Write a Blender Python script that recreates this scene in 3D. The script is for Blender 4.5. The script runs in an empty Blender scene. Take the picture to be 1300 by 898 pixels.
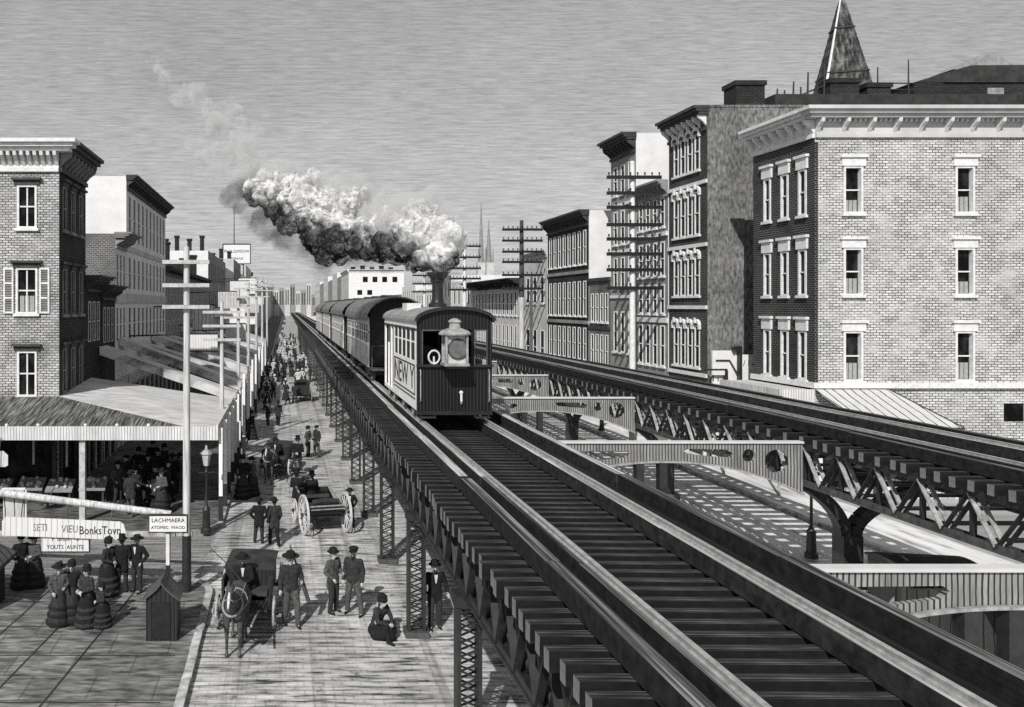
import bpy, math, random
from mathutils import Vector, Matrix, noise
RN = random.Random(7)
H = 8.4                 # camera height above the street
FPX, CX, CY = 1000.0, 362.0, 388.0
SC = bpy.context.scene
COL = SC.collection

def gp(px, py):
    """street point under a photo pixel"""
    Y = H * FPX / (py - CY)
    return ((px - CX) * Y / FPX, Y)

def at(px, py, Y):
    return ((px - CX) * Y / FPX, Y, H - (py - CY) * Y / FPX)

# ------------------------------------------------------------------ materials
MATS = {}
def nt(name, rough=0.8, metal=0.0, spec=0.3):
    m = bpy.data.materials.new(name); m.use_nodes = True
    n = m.node_tree; b = n.nodes['Principled BSDF']
    b.inputs['Roughness'].default_value = rough
    b.inputs['Metallic'].default_value = metal
    b.inputs['Specular IOR Level'].default_value = spec
    MATS[name] = m
    return m, n, b

def ramp(n, fac, stops):
    r = n.nodes.new('ShaderNodeValToRGB')
    els = r.color_ramp.elements
    while len(els) < len(stops): els.new(0.5)
    for e, (p, v) in zip(els, stops):
        e.position = p; e.color = (v, v, v, 1)
    n.links.new(fac, r.inputs[0])
    return r.outputs[0]

def coord(n, scale, kind='Object'):
    t = n.nodes.new('ShaderNodeTexCoord'); mp = n.nodes.new('ShaderNodeMapping')
    mp.inputs['Scale'].default_value = scale
    n.links.new(t.outputs[kind], mp.inputs[0])
    return mp.outputs[0]

def noise_tex(n, vec, detail=3, rough=0.55, scale=1.0):
    t = n.nodes.new('ShaderNodeTexNoise')
    t.inputs['Scale'].default_value = scale; t.inputs['Detail'].default_value = detail
    t.inputs['Roughness'].default_value = rough
    n.links.new(vec, t.inputs['Vector'])
    return t.outputs[0]

def mul(n, a, b, op='MULTIPLY'):
    m = n.nodes.new('ShaderNodeMath'); m.operation = op
    for i, s in enumerate((a, b)):
        if isinstance(s, (int, float)): m.inputs[i].default_value = s
        else: n.links.new(s, m.inputs[i])
    return m.outputs[0]

def mixc(n, fac, a, b, mode='MIX'):
    m = n.nodes.new('ShaderNodeMix'); m.data_type = 'RGBA'; m.blend_type = mode
    for i, s in ((0, fac), (6, a), (7, b)):
        if isinstance(s, (int, float)):
            m.inputs[i].default_value = s if i == 0 else (s, s, s, 1)
        else: n.links.new(s, m.inputs[i])
    return m.outputs[2]

def bump(n, b, h, strength=0.4, dist=0.02):
    k = n.nodes.new('ShaderNodeBump'); k.inputs['Strength'].default_value = strength
    k.inputs['Distance'].default_value = dist
    n.links.new(h, k.inputs['Height']); n.links.new(k.outputs[0], b.inputs['Normal'])

def plain(name, v, rough=0.8, var=0.25, scale=1.5, metal=0.0, spec=0.3):
    m, n, b = nt(name, rough, metal, spec)
    a = noise_tex(n, coord(n, (scale,)*3), 5, 0.65)
    c = ramp(n, a, [(0.3, v*(1-var)), (0.7, min(0.9, v*(1+var)))])
    n.links.new(c, b.inputs['Base Color'])
    return m

def streak(name, stops, scale, rough=0.8, big=(0.25, 0.6), bscale=0.5, bmp=0.3, detail=3):
    """strokes drawn out along the axis with the smallest scale, patchy over larger distances"""
    m, n, b = nt(name, rough)
    a = noise_tex(n, coord(n, scale), detail, 0.6)
    c = ramp(n, a, stops)
    g = noise_tex(n, coord(n, (bscale,)*3), 4, 0.6)
    gl = ramp(n, g, [(0.35, 1-big[0]), (0.65, 1.0)])
    c2 = mixc(n, 1.0, c, gl, 'MULTIPLY')
    n.links.new(c2, b.inputs['Base Color'])
    if bmp: bump(n, b, a, bmp, 0.02)
    return m

def lines(name, light, dark, freq, axis, duty=0.25, rough=0.75, var=0.3, along=0.6):
    """tongue-and-groove: dark joints at freq per metre across axis"""
    m, n, b = nt(name, rough)
    t = n.nodes.new('ShaderNodeTexCoord'); s = n.nodes.new('ShaderNodeSeparateXYZ')
    n.links.new(t.outputs['Object'], s.inputs[0])
    if axis == 3:                                    # x + y: works on both upright faces
        co = mul(n, s.outputs[0], s.outputs[1], 'ADD')
    else: co = s.outputs[axis]
    w = noise_tex(n, coord(n, (1.3, 1.3, 1.3)), 3)
    co = mul(n, mul(n, co, freq), mul(n, w, 0.5), 'ADD')
    fr = mul(n, co, 0.0, 'FRACT')
    g = noise_tex(n, coord(n, (2.5, 2.5, along)), 4, 0.7)
    lim = mul(n, mul(n, g, 1.2), duty*2 - 0.1 - 0.1, 'MULTIPLY')
    k = mul(n, fr, mul(n, lim, 0.02, 'ADD'), 'LESS_THAN')
    base = ramp(n, g, [(0.3, light*(1-var)), (0.7, min(.85, light*(1+var)))])
    c = mixc(n, k, base, dark)
    n.links.new(c, b.inputs['Base Color'])
    return m

def brick(name, c1, c2, mortar, w=0.26, h=0.10, ms=0.02, patch=0.4, var_big=0.5):
    m, n, b = nt(name, 0.9)
    t = n.nodes.new('ShaderNodeTexCoord')
    s = n.nodes.new('ShaderNodeSeparateXYZ'); n.links.new(t.outputs['Object'], s.inputs[0])
    sn = n.nodes.new('ShaderNodeSeparateXYZ'); n.links.new(t.outputs['Normal'], sn.inputs[0])
    fx = mul(n, mul(n, sn.outputs[0], 0, 'ABSOLUTE'), 0.5, 'GREATER_THAN')
    u = n.nodes.new('ShaderNodeMix'); u.data_type = 'FLOAT'
    n.links.new(fx, u.inputs[0]); n.links.new(s.outputs[0], u.inputs[2]); n.links.new(s.outputs[1], u.inputs[3])
    cb = n.nodes.new('ShaderNodeCombineXYZ'); n.links.new(u.outputs[0], cb.inputs[0]); n.links.new(s.outputs[2], cb.inputs[1])
    # hand-laid wobble
    wv = n.nodes.new('ShaderNodeVectorMath'); wv.operation = 'MULTIPLY_ADD'
    nz = n.nodes.new('ShaderNodeTexNoise'); nz.inputs['Scale'].default_value = 2.5
    n.links.new(cb.outputs[0], nz.inputs['Vector'])
    n.links.new(nz.outputs[1], wv.inputs[0]); wv.inputs[1].default_value = (0.05, 0.05, 0); n.links.new(cb.outputs[0], wv.inputs[2])
    br = n.nodes.new('ShaderNodeTexBrick')
    n.links.new(wv.outputs[0], br.inputs['Vector'])
    br.inputs['Scale'].default_value = 1.0
    br.inputs['Brick Width'].default_value = w; br.inputs['Row Height'].default_value = h
    br.inputs['Mortar Size'].default_value = ms; br.inputs['Mortar Smooth'].default_value = 0.3
    br.inputs['Bias'].default_value = 0.0
    for i, v in (('Color1', c1), ('Color2', c2), ('Mortar', mortar)):
        br.inputs[i].default_value = (v, v, v, 1)
    g = noise_tex(n, coord(n, (0.9, 0.9, 1.3)), 6, 0.7)
    # mortar fades out in patches
    keep = ramp(n, g, [(0.46, 0.0), (0.70, 1.0)])
    c = mixc(n, mul(n, keep, patch), br.outputs[0], (c1+c2)/2)
    g2 = noise_tex(n, coord(n, (0.35, 0.35, 0.5)), 4, 0.6)
    c = mixc(n, 1.0, c, ramp(n, g2, [(0.3, 1-var_big), (0.6, 1.0)]), 'MULTIPLY')
    n.links.new(c, b.inputs['Base Color'])
    bump(n, b, br.outputs[1], -0.3, 0.01)
    return m

# ------------------------------------------------------------------ mesh builder
class MB:
    def __init__(self, org=(0, 0, 0)):
        self.v = []; self.f = []; self.o = Vector(org)
    def add(self, vs, fs):
        k = len(self.v); self.v += [tuple(p) for p in vs]; self.f += [tuple(i + k for i in f) for f in fs]
    def box(self, x0, x1, y0, y1, z0, z1):
        self.add([(x0,y0,z0),(x1,y0,z0),(x1,y1,z0),(x0,y1,z0),(x0,y0,z1),(x1,y0,z1),(x1,y1,z1),(x0,y1,z1)],
                 [(0,3,2,1),(4,5,6,7),(0,1,5,4),(1,2,6,5),(2,3,7,6),(3,0,4,7)]); return self
    def beam(self, p0, p1, w, h, up=(0, 0, 1)):
        p0 = Vector(p0); p1 = Vector(p1); d = (p1-p0).normalized(); up = Vector(up)
        s = d.cross(up)
        if s.length < 1e-4: s = d.cross(Vector((1, 0, 0)))
        s.normalize(); u = s.cross(d).normalized()
        s *= w/2; u *= h/2
        vs = [p0-s-u, p0+s-u, p0+s+u, p0-s+u, p1-s-u, p1+s-u, p1+s+u, p1-s+u]
        self.add(vs, [(0,1,2,3),(7,6,5,4),(0,4,5,1),(1,5,6,2),(2,6,7,3),(3,7,4,0)]); return self
    def tube(self, p0, p1, r0, r1=None, n=10):
        return self.path([p0, p1], [r0, r0 if r1 is None else r1], n)
    def path(self, pts, rs, n=8):
        pts = [Vector(p) for p in pts]
        if isinstance(rs, (int, float)): rs = [rs]*len(pts)
        k = len(self.v); prev = None
        for i, p in enumerate(pts):
            d = (pts[min(i+1, len(pts)-1)] - pts[max(i-1, 0)]).normalized()
            if prev is None:
                a = d.orthogonal().normalized()
            else:
                a = (prev - d*prev.dot(d))
                a = a.normalized() if a.length > 1e-6 else d.orthogonal().normalized()
            prev = a; b = d.cross(a)
            for j in range(n):
                t = 2*math.pi*j/n
                self.v.append(tuple(p + (a*math.cos(t) + b*math.sin(t))*rs[i]))
        for i in range(len(pts)-1):
            for j in range(n):
                q = k+i*n
                self.f.append((q+j, q+(j+1) % n, q+n+(j+1) % n, q+n+j))
        self.f.append(tuple(k+j for j in range(n))[::-1]); e = k+(len(pts)-1)*n
        self.f.append(tuple(e+j for j in range(n)))
        return self
    def lathe(self, prof, c=(0, 0, 0), n=16, sx=1.0, sy=1.0, wav=0.0, wn=0):
        k = len(self.v)
        for (r, z) in prof:
            for j in range(n):
                t = 2*math.pi*j/n; q = r*(1+wav*math.sin(wn*t)) if wn else r
                self.v.append((c[0]+q*sx*math.cos(t), c[1]+q*sy*math.sin(t), c[2]+z))
        for i in range(len(prof)-1):
            for j in range(n):
                q = k+i*n
                self.f.append((q+j, q+(j+1) % n, q+n+(j+1) % n, q+n+j))
        self.f.append(tuple(k+j for j in range(n))[::-1]); e = k+(len(prof)-1)*n
        self.f.append(tuple(e+j for j in range(n)))
        return self
    def prism(self, poly, fn, d0, d1):
        """extrude a 2D polygon between depths; fn(u, v, d) -> point"""
        k = len(self.v); m = len(poly)
        for d in (d0, d1):
            for (u, v) in poly: self.v.append(tuple(fn(u, v, d)))
        self.f.append(tuple(range(k, k+m))); self.f.append(tuple(range(k+2*m-1, k+m-1, -1)))
        for i in range(m):
            j = (i+1) % m
            self.f.append((k+i, k+m+i, k+m+j, k+j))
        return self
    def sphere(self, c, r, n=8, m=6, s=(1, 1, 1)):
        pr = [(r*math.sin(math.pi*i/m)*1.0 + 1e-4, -r*math.cos(math.pi*i/m)*s[2]) for i in range(m+1)]
        return self.lathe(pr, c, n, s[0], s[1])
    def mesh(self, name):
        me = bpy.data.meshes.new(name)
        o = self.o
        me.from_pydata([(p[0]-o.x, p[1]-o.y, p[2]-o.z) for p in self.v], [], self.f)
        me.update()
        return me
    def build(self, name, mat, parent=None, smooth=False):
        o = link(name, self.mesh(name), mat, parent, smooth)
        if parent is None: o.location = self.o
        return o

def link(name, me, mat, parent=None, smooth=False):
    if mat is not None:
        me.materials.clear(); me.materials.append(MATS[mat] if isinstance(mat, str) else mat)
    if smooth:
        me.polygons.foreach_set('use_smooth', [True]*len(me.polygons))
        try: me.set_sharp_from_angle(angle=math.radians(40))
        except Exception: pass
    ob = bpy.data.objects.new(name, me); COL.objects.link(ob)
    if parent is not None: ob.parent = parent
    return ob

def tag(o, label=None, cat=None, group=None, kind=None):
    if label: o['label'] = label
    if cat: o['category'] = cat
    if group: o['group'] = group
    if kind: o['kind'] = kind
    return o

def thing(name, label, cat, loc=(0, 0, 0), rz=0.0, group=None, kind=None):
    o = bpy.data.objects.new(name, None); COL.objects.link(o)
    o.empty_display_size = 0.3
    o.location = loc; o.rotation_euler = (0, 0, rz)
    return tag(o, label, cat, group, kind)

KIDS = {}
def kids(o):
    return list(o.children)

def copy_tree(o, loc, rz=0.0, label=None, scale=None, parent=None):
    c = o.copy(); COL.objects.link(c)
    if parent is None:
        c.location = loc; c.rotation_euler = (0, 0, rz)
        if scale: c.scale = (scale,)*3
        if label: c['label'] = label
    else: c.parent = parent
    for ch in kids(o): copy_tree(ch, None, parent=c)
    return c

def text_mesh(body, size, mtx, ext=0.004, align='CENTER', xs=1.0):
    cu = bpy.data.curves.new('lettering', 'FONT'); cu.body = body; cu.size = size
    cu.align_x = align; cu.align_y = 'CENTER'; cu.extrude = ext; cu.resolution_u = 2
    ob = bpy.data.objects.new('lettering', cu); COL.objects.link(ob)
    bpy.context.view_layer.update()
    me = bpy.data.meshes.new_from_object(ob.evaluated_get(bpy.context.evaluated_depsgraph_get()))
    bpy.data.objects.remove(ob); bpy.data.curves.remove(cu)
    me.transform(mtx @ Matrix.Diagonal((xs, 1, 1, 1)))
    return me

def face_south(p): return Matrix.Translation(p) @ Matrix.Rotation(math.radians(90), 4, 'X')
def face_west(p): return Matrix.Translation(p) @ Matrix.Rotation(math.radians(-90), 4, 'Z') @ Matrix.Rotation(math.radians(90), 4, 'X')

def remesh(caps, voxel=0.018, smooth=4, name='m', extra=None):
    """capsules (p0, r0, p1, r1) fused into one continuous skin"""
    mb = MB()
    for c in caps:
        p0, r0, p1, r1 = c[:4]
        s = c[4] if len(c) > 4 else None
        p0 = Vector(p0); p1 = Vector(p1); d = p1-p0
        L = d.length
        if L < 1e-5:
            mb.sphere(p0, r0, 12, 8, s or (1, 1, 1)); continue
        d.normalize()
        pts = []; rs = []
        for t in (0.02, 0.3, 0.6, 0.85):
            pts.append(p0 - d*r0*math.cos(t*math.pi/2)); rs.append(r0*math.sin(t*math.pi/2))
        pts += [p0, p1]; rs += [r0, r1]
        for t in (0.85, 0.6, 0.3, 0.02):
            pts.append(p1 + d*r1*math.cos(t*math.pi/2)); rs.append(r1*math.sin(t*math.pi/2))
        mb.path(pts, rs, 12)
    ob = bpy.data.objects.new('tmp', mb.mesh('tmp')); COL.objects.link(ob)
    r = ob.modifiers.new('r', 'REMESH'); r.mode = 'VOXEL'; r.voxel_size = voxel
    if smooth:
        k = ob.modifiers.new('s', 'SMOOTH'); k.iterations = smooth; k.factor = 0.5
    bpy.context.view_layer.update()
    me = bpy.data.meshes.new_from_object(ob.evaluated_get(bpy.context.evaluated_depsgraph_get()))
    old = ob.data; bpy.data.objects.remove(ob); bpy.data.meshes.remove(old)
    me.name = name
    me.polygons.foreach_set('use_smooth', [True]*len(me.polygons))
    return me

def join_meshes(a, mb, mat_index=0):
    """append the builder's islands to mesh a"""
    vs = [tuple(v.co) for v in a.vertices]; fs = [tuple(p.vertices) for p in a.polygons]
    mi = [0]*len(fs)
    k = len(vs); vs += mb.v; fs += [tuple(i+k for i in f) for f in mb.f]; mi += [mat_index]*len(mb.f)
    me = bpy.data.meshes.new(a.name); me.from_pydata(vs, [], fs); me.update()
    me.polygons.foreach_set('material_index', mi)
    me.polygons.foreach_set('use_smooth', [True]*len(fs))
    bpy.data.meshes.remove(a)
    return me

# ------------------------------------------------------------------ the materials used
plain('white_paint', 0.82, 0.6, 0.12, 3)
plain('trim_white', 0.68, 0.7, 0.18, 5)
plain('plaster', 0.72, 0.9, 0.10, 1.2)
streak('grey_plaster', [(0.30, 0.05), (0.48, 0.20), (0.66, 0.36)], (7, 7, 3.0), 0.9, (0.5, 1), 0.35, 0.3, 6)
streak('slate', [(0.36, 0.015), (0.50, 0.07), (0.68, 0.22)], (3.2, 3.2, 0.5), 0.9, (0.4, 1), 0.3, 0.3, 5)
plain('pale_wall', 0.50, 0.9, 0.2, 0.6)
plain('mid_wall', 0.24, 0.9, 0.3, 0.8)
plain('dark_trim', 0.05, 0.7, 0.4, 3)
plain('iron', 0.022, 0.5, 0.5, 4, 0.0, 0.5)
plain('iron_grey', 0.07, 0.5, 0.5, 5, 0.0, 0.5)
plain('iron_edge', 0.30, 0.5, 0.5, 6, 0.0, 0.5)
plain('rail_steel', 0.55, 0.35, 0.3, 8, 0.6)
plain('black_paint', 0.018, 0.35, 0.4, 4, 0.0, 0.5)
plain('roof_tar', 0.035, 0.9, 0.5, 2)
plain('roof_grey', 0.26, 0.8, 0.35, 3)
plain('skin', 0.42, 0.6, 0.1, 10)
plain('cloth_black', 0.012, 0.95, 0.5, 14)
plain('cloth_dark', 0.03, 0.95, 0.5, 14)
plain('cloth_grey', 0.075, 0.95, 0.5, 14)
plain('cloth_pale', 0.6, 0.9, 0.15, 14)
plain('hair_dark', 0.015, 0.7, 0.4, 20)
plain('horse_coat', 0.05, 0.55, 0.6, 6, 0.0, 0.5)
plain('harness_white', 0.24, 0.6, 0.4, 8)
plain('wheel_pale', 0.5, 0.7, 0.3, 8)
plain('lantern_glass', 0.5, 0.2, 0.2, 4, 0.0, 0.6)
plain('lens_glass', 0.12, 0.12, 0.4, 6, 0.0, 0.8)
plain('sign_white', 0.72, 0.8, 0.12, 3)
plain('ink', 0.02, 0.9, 0.2, 10)
plain('blind', 0.33, 0.9, 0.2, 8)
plain('pale_post', 0.45, 0.8, 0.3, 6)
m_, n_, b_ = nt('window_glass', 0.35, 0.0, 0.08)
g_ = noise_tex(n_, coord(n_, (2, 2, 1.2)), 3)
n_.links.new(ramp(n_, g_, [(0.45, 0.005), (0.75, 0.04)]), b_.inputs['Base Color'])
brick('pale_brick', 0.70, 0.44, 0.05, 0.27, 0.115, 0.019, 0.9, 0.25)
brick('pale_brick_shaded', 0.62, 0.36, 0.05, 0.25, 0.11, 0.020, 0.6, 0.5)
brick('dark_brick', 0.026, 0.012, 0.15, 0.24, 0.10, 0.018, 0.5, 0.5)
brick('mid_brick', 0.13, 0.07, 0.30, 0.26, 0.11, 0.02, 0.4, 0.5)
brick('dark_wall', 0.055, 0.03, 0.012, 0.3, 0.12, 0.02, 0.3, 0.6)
streak('street', [(0.36, 0.06), (0.43, 0.34), (0.53, 0.64), (0.66, 0.80)], (0.9, 6.5, 1), 0.9, (0.4, 1), 0.28, 0.5, 7)
streak('paving', [(0.30, 0.30), (0.45, 0.66), (0.60, 0.80)], (2.5, 0.5, 1), 0.9, (0.2, 1), 0.15, 0.3, 4)
def setts(name, w, h, amt, rut=True):
    """paving setts and wheel ruts worked into a street surface"""
    m = MATS[name]; n = m.node_tree; b = n.nodes['Principled BSDF']; src = b.inputs['Base Color'].links[0].from_socket
    br = n.nodes.new('ShaderNodeTexBrick'); n.links.new(coord(n, (1, 1, 1)), br.inputs['Vector'])
    br.inputs['Scale'].default_value = 1; br.inputs['Brick Width'].default_value = w; br.inputs['Row Height'].default_value = h; br.inputs['Mortar Size'].default_value = .025
    for i, v in (('Color1', 1.0), ('Color2', 0.72), ('Mortar', 0.3)): br.inputs[i].default_value = (v, v, v, 1)
    c = mixc(n, amt, src, br.outputs[0], 'MULTIPLY')
    if rut:
        r = noise_tex(n, coord(n, (2.2, 0.05, 1)), 5, 0.65)
        c = mixc(n, 0.8, c, ramp(n, r, [(0.36, 0.5), (0.50, 1.0)]), 'MULTIPLY')
        d = noise_tex(n, coord(n, (1.7, 1.2, 1)), 7, 0.75)
        c = mixc(n, 0.85, c, ramp(n, d, [(0.34, 0.12), (0.42, 1.0)]), 'MULTIPLY')
    n.links.new(c, b.inputs['Base Color'])
setts('street', 0.42, 0.2, 0.35)
streak('cross_street', [(0.34, 0.10), (0.47, 0.26), (0.66, 0.42)], (0.5, 8.0, 1), 0.9, (0.4, 1), 0.2, 0.3, 4)
streak('terrain', [(0.3, 0.25), (0.7, 0.5)], (0.1, 0.6, 1), 0.9, (0.3, 1), 0.02, 0)
def shade_by_face(m, side, end=None):
    """upper face keeps its tone; flanks coloured dark as if shaded, ends pale as if lit"""
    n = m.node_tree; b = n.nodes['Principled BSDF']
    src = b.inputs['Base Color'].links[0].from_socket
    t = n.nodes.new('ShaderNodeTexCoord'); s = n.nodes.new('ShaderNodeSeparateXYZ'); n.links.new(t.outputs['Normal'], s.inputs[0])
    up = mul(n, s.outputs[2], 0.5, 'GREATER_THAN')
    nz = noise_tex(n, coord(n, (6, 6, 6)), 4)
    flank = ramp(n, nz, [(0.35, side*0.5), (0.75, side*2.2)])  # shade on the upright faces is put into this dark colour
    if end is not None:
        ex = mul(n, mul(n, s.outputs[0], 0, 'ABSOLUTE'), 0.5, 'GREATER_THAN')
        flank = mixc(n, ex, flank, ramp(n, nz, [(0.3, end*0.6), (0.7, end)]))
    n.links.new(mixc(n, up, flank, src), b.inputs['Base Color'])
shade_by_face(streak('timber', [(0.38, 0.015), (0.48, 0.06), (0.58, 0.2), (0.70, 0.42)], (22, 0.3, 22), 0.85, (0.5, 1), 0.5, 0.5, 4), 0.012)
shade_by_face(streak('timber_bright', [(0.33, 0.06), (0.46, 0.32), (0.60, 0.66)], (26, 0.3, 26), 0.8, (0.3, 1), 0.6, 0.4, 4), 0.02)
streak('timber_dark', [(0.45, 0.006), (0.60, 0.018), (0.80, 0.09)], (22, 0.3, 22), 0.9, (0.4, 1), 0.6, 0.5, 4)
shade_by_face(streak('tie_wood', [(0.40, 0.010), (0.52, 0.06), (0.70, 0.32)], (0.8, 30, 30), 0.9, (0.7, 1), 0.9, 0.6, 5), 0.005, 0.24)
streak('pale_wood', [(0.30, 0.22), (0.45, 0.50), (0.6, 0.70)], (14, 14, 0.7), 0.85, (0.2, 1), 0.8, 0.3, 4)
streak('awning_top', [(0.40, 0.03), (0.50, 0.10), (0.64, 0.30)], (16, 0.9, 1), 0.9, (0.3, 1), 0.5, 0.3, 4)
streak('awning_pale', [(0.30, 0.16), (0.42, 0.45), (0.55, 0.66)], (0.9, 12, 1), 0.85, (0.2, 1), 0.5, 0.3, 4)
lines('fascia_board', 0.62, 0.14, 9.0, 3, 0.22)
lines('girder_web', 0.25, 0.025, 11.0, 0, 0.34, 0.6, 0.5)
lines('engine_black', 0.007, 0.045, 10.0, 0, 0.2, 0.4)
lines('car_panel', 0.62, 0.05, 6.0, 1, 0.22)
lines('car_end', 0.02, 0.006, 9.0, 0, 0.3, 0.5)
lines('car_roof', 0.10, 0.35, 5.0, 1, 0.3, 0.6)
lines('hoarding', 0.035, 0.006, 4.0, 3, 0.2)
lines('wagon_panel', 0.03, 0.005, 9.0, 3, 0.25, 0.5)
lines('striped_cloth', 0.52, 0.06, 2.6, 0, 0.20, 0.9, 0.1)
lines('dark_boards', 0.06, 0.012, 3.0, 3, 0.25)
lines('pale_boards', 0.55, 0.10, 3.5, 3, 0.2)
lines('sign_boards', 0.70, 0.22, 6.0, 0, 0.16, 0.8, 0.1)
# ------------------------------------------------------------------ camera, light, sky
cam = bpy.data.cameras.new('camera'); co = bpy.data.objects.new('camera', cam); COL.objects.link(co)
co.location = (0, 0, H); co.rotation_euler = (math.radians(90), 0, 0)
cam.sensor_width = 36.0; cam.lens = 36.0*FPX/1300.0
cam.shift_x = (650-CX)/1300.0; cam.shift_y = -(449-CY)/1300.0
cam.clip_end = 6000; cam.clip_start = 0.1
SC.camera = co
SUN = Vector((-0.33, -0.70, 0.63)).normalized()
sl = bpy.data.lights.new('sun', 'SUN'); so = bpy.data.objects.new('sun', sl); COL.objects.link(so)
sl.energy = 4.3; sl.angle = math.radians(0.5); sl.color = (1.0, 0.985, 0.96)
so.rotation_euler = SUN.to_track_quat('Z', 'Y').to_euler()
so.location = (-30, -60, 60)
w = bpy.data.worlds.new('World'); SC.world = w; w.use_nodes = True
n = w.node_tree; bg = n.nodes['Background']
sky = n.nodes.new('ShaderNodeTexSky'); sky.sky_type = 'NISHITA'; sky.sun_disc = False
sky.sun_elevation = math.asin(SUN.z); sky.sun_rotation = math.atan2(SUN.x, SUN.y)
bw = n.nodes.new('ShaderNodeRGBToBW'); n.links.new(sky.outputs[0], bw.inputs[0])
# fine level strokes of haze across the sky, broken up by soft patches
tc = n.nodes.new('ShaderNodeTexCoord'); sx = n.nodes.new('ShaderNodeSeparateXYZ'); n.links.new(tc.outputs['Generated'], sx.inputs[0])
yy_ = mul(n, mul(n, sx.outputs[1], 0, 'ABSOLUTE'), 0.05, 'MAXIMUM')
cb = n.nodes.new('ShaderNodeCombineXYZ')
n.links.new(mul(n, mul(n, sx.outputs[0], yy_, 'DIVIDE'), 26.0), cb.inputs[0]); n.links.new(mul(n, mul(n, sx.outputs[2], yy_, 'DIVIDE'), 430.0), cb.inputs[1])
st = noise_tex(n, cb.outputs[0], 4, 0.8)
stv = ramp(n, st, [(0.34, 0.62), (0.64, 1.0)])
pt = noise_tex(n, coord(n, (4, 4, 7), 'Generated'), 6, 0.65)
ptv = ramp(n, pt, [(0.3, 0.82), (0.7, 1.0)])
even = mul(n, mul(n, bw.outputs[0], 0.40, 'POWER'), 2.75)
skyv = mixc(n, 1.0, mixc(n, 1.0, even, stv, 'MULTIPLY'), ptv, 'MULTIPLY')
n.links.new(skyv, bg.inputs[0]); bg.inputs[1].default_value = 0.13
SC.view_settings.view_transform = 'Standard'; SC.view_settings.look = 'None'; SC.view_settings.exposure = 0
SC.cycles.max_bounces = 5; SC.cycles.diffuse_bounces = 2; SC.cycles.glossy_bounces = 2
SC.cycles.transparent_max_bounces = 24; SC.cycles.volume_bounces = 1
SC.cycles.use_adaptive_sampling = True
try: SC.cycles.use_denoising = False
except Exception: pass

# ------------------------------------------------------------------ ground
def sheet(name, mat, x0, x1, y0, y1, z):
    mb = MB(); mb.add([(x0,y0,z),(x1,y0,z),(x1,y1,z),(x0,y1,z)], [(0,1,2,3)])
    return tag(mb.build(name, mat), kind='structure')
sheet('ground', 'terrain', -2500, 2500, -60, 5000, -0.008)
sheet('street', 'street', -2.6, 8.6, -20, 900, 0.0)
sheet('street', 'paving', 8.6, 20.4, -20, 900, 0.0)  # same roadway, coloured paler to make up for shade under the empty track
sheet('cross_street', 'cross_street', -70, -2.6, 23.9, 28.8, -0.002)

def slab(name, poly, z1, mat):
    mb = MB(); mb.prism(poly, lambda u, v, d: (u, v, d), -0.05, z1)
    return tag(mb.build(name, mat), kind='structure')
def corner(cx, cy, r, a0, a1, n=8):
    return [(cx+r*math.cos(math.radians(a0+(a1-a0)*i/n)), cy+r*math.sin(math.radians(a0+(a1-a0)*i/n))) for i in range(n+1)]
streak('flagstones', [(0.32, 0.05), (0.47, 0.18), (0.66, 0.38)], (1.6, 6.0, 1), 0.9, (0.45, 1), 0.35, 0.3, 4)
streak('side_walk', [(0.30, 0.03), (0.46, 0.10), (0.66, 0.26)], (1.6, 6.0, 1), 0.9, (0.5, 1), 0.35, 0.3, 4)
# far corner block (behind the cross street) and near corner block, each with a pale kerb stone
far = [(-70, 28.8)] + corner(-4.0, 30.3, 1.5, -90, 0) + [(-2.5, 600), (-70, 600)]
setts('cross_street', 0.42, 0.2, 0.4, False); setts('flagstones', 1.4, 1.1, 0.6, False)
slab('sidewalk', far, 0.13, 'side_walk')
near = [(-70, -10), (-2.25, -10)] + corner(-3.4, 22.75, 1.15, 0, 90) + [(-70, 23.9)]
slab('sidewalk', near, 0.13, 'flagstones')
slab('sidewalk', [(20.4, -10), (23.4, -10), (23.4, 600), (20.4, 600)], 0.13, 'paving')
streak('kerb_stone', [(0.32, 0.12), (0.48, 0.42), (0.64, 0.66)], (3, 3, 3), 0.9, (0.5, 1), 0.7, 0.5, 6)
def kerb(pts, w=0.2):
    mb = MB()
    rk = random.Random(9)
    for a, b in zip(pts[:-1], pts[1:]):
        a = Vector((a[0], a[1], 0.05)); b = Vector((b[0], b[1], 0.05)); L = (b-a).length; d = (b-a)/L
        e = min(L, 90.0); k = max(1, round(e/1.3))
        for i in range(k):
            o = Vector((rk.uniform(-.018, .018), rk.uniform(-.018, .018), rk.uniform(-.02, .012))) if k > 1 else Vector((0, 0, 0))
            far_end = (b.y > a.y) if abs(d.y) > .5 else True
            s0 = a+d*(e*i/k+.012); s1 = a+d*(e*(i+1)/k-.012)
            if not far_end or (b.x == -70): s0, s1 = b-d*(e*i/k+.012), b-d*(e*(i+1)/k-.012)
            if b.x == -70: s0, s1 = a+d*(e*i/k+.012), a+d*(e*(i+1)/k-.012)
            if a.x == -70: s0, s1 = b-d*(e*i/k+.012), b-d*(e*(i+1)/k-.012)
            mb.beam(s0+o, s1+o, w, 0.21)
    return tag(mb.build('kerb', 'kerb_stone'), kind='structure')
kerb([(-70, 28.75)] + corner(-4.0, 30.3, 1.55, -90, 0) + [(-2.45, 300)])
kerb([(-2.2, -10)] + corner(-3.4, 22.75, 1.2, 0, 90) + [(-70, 23.95)])
kerb([(20.35, -10), (20.35, 300)])
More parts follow.
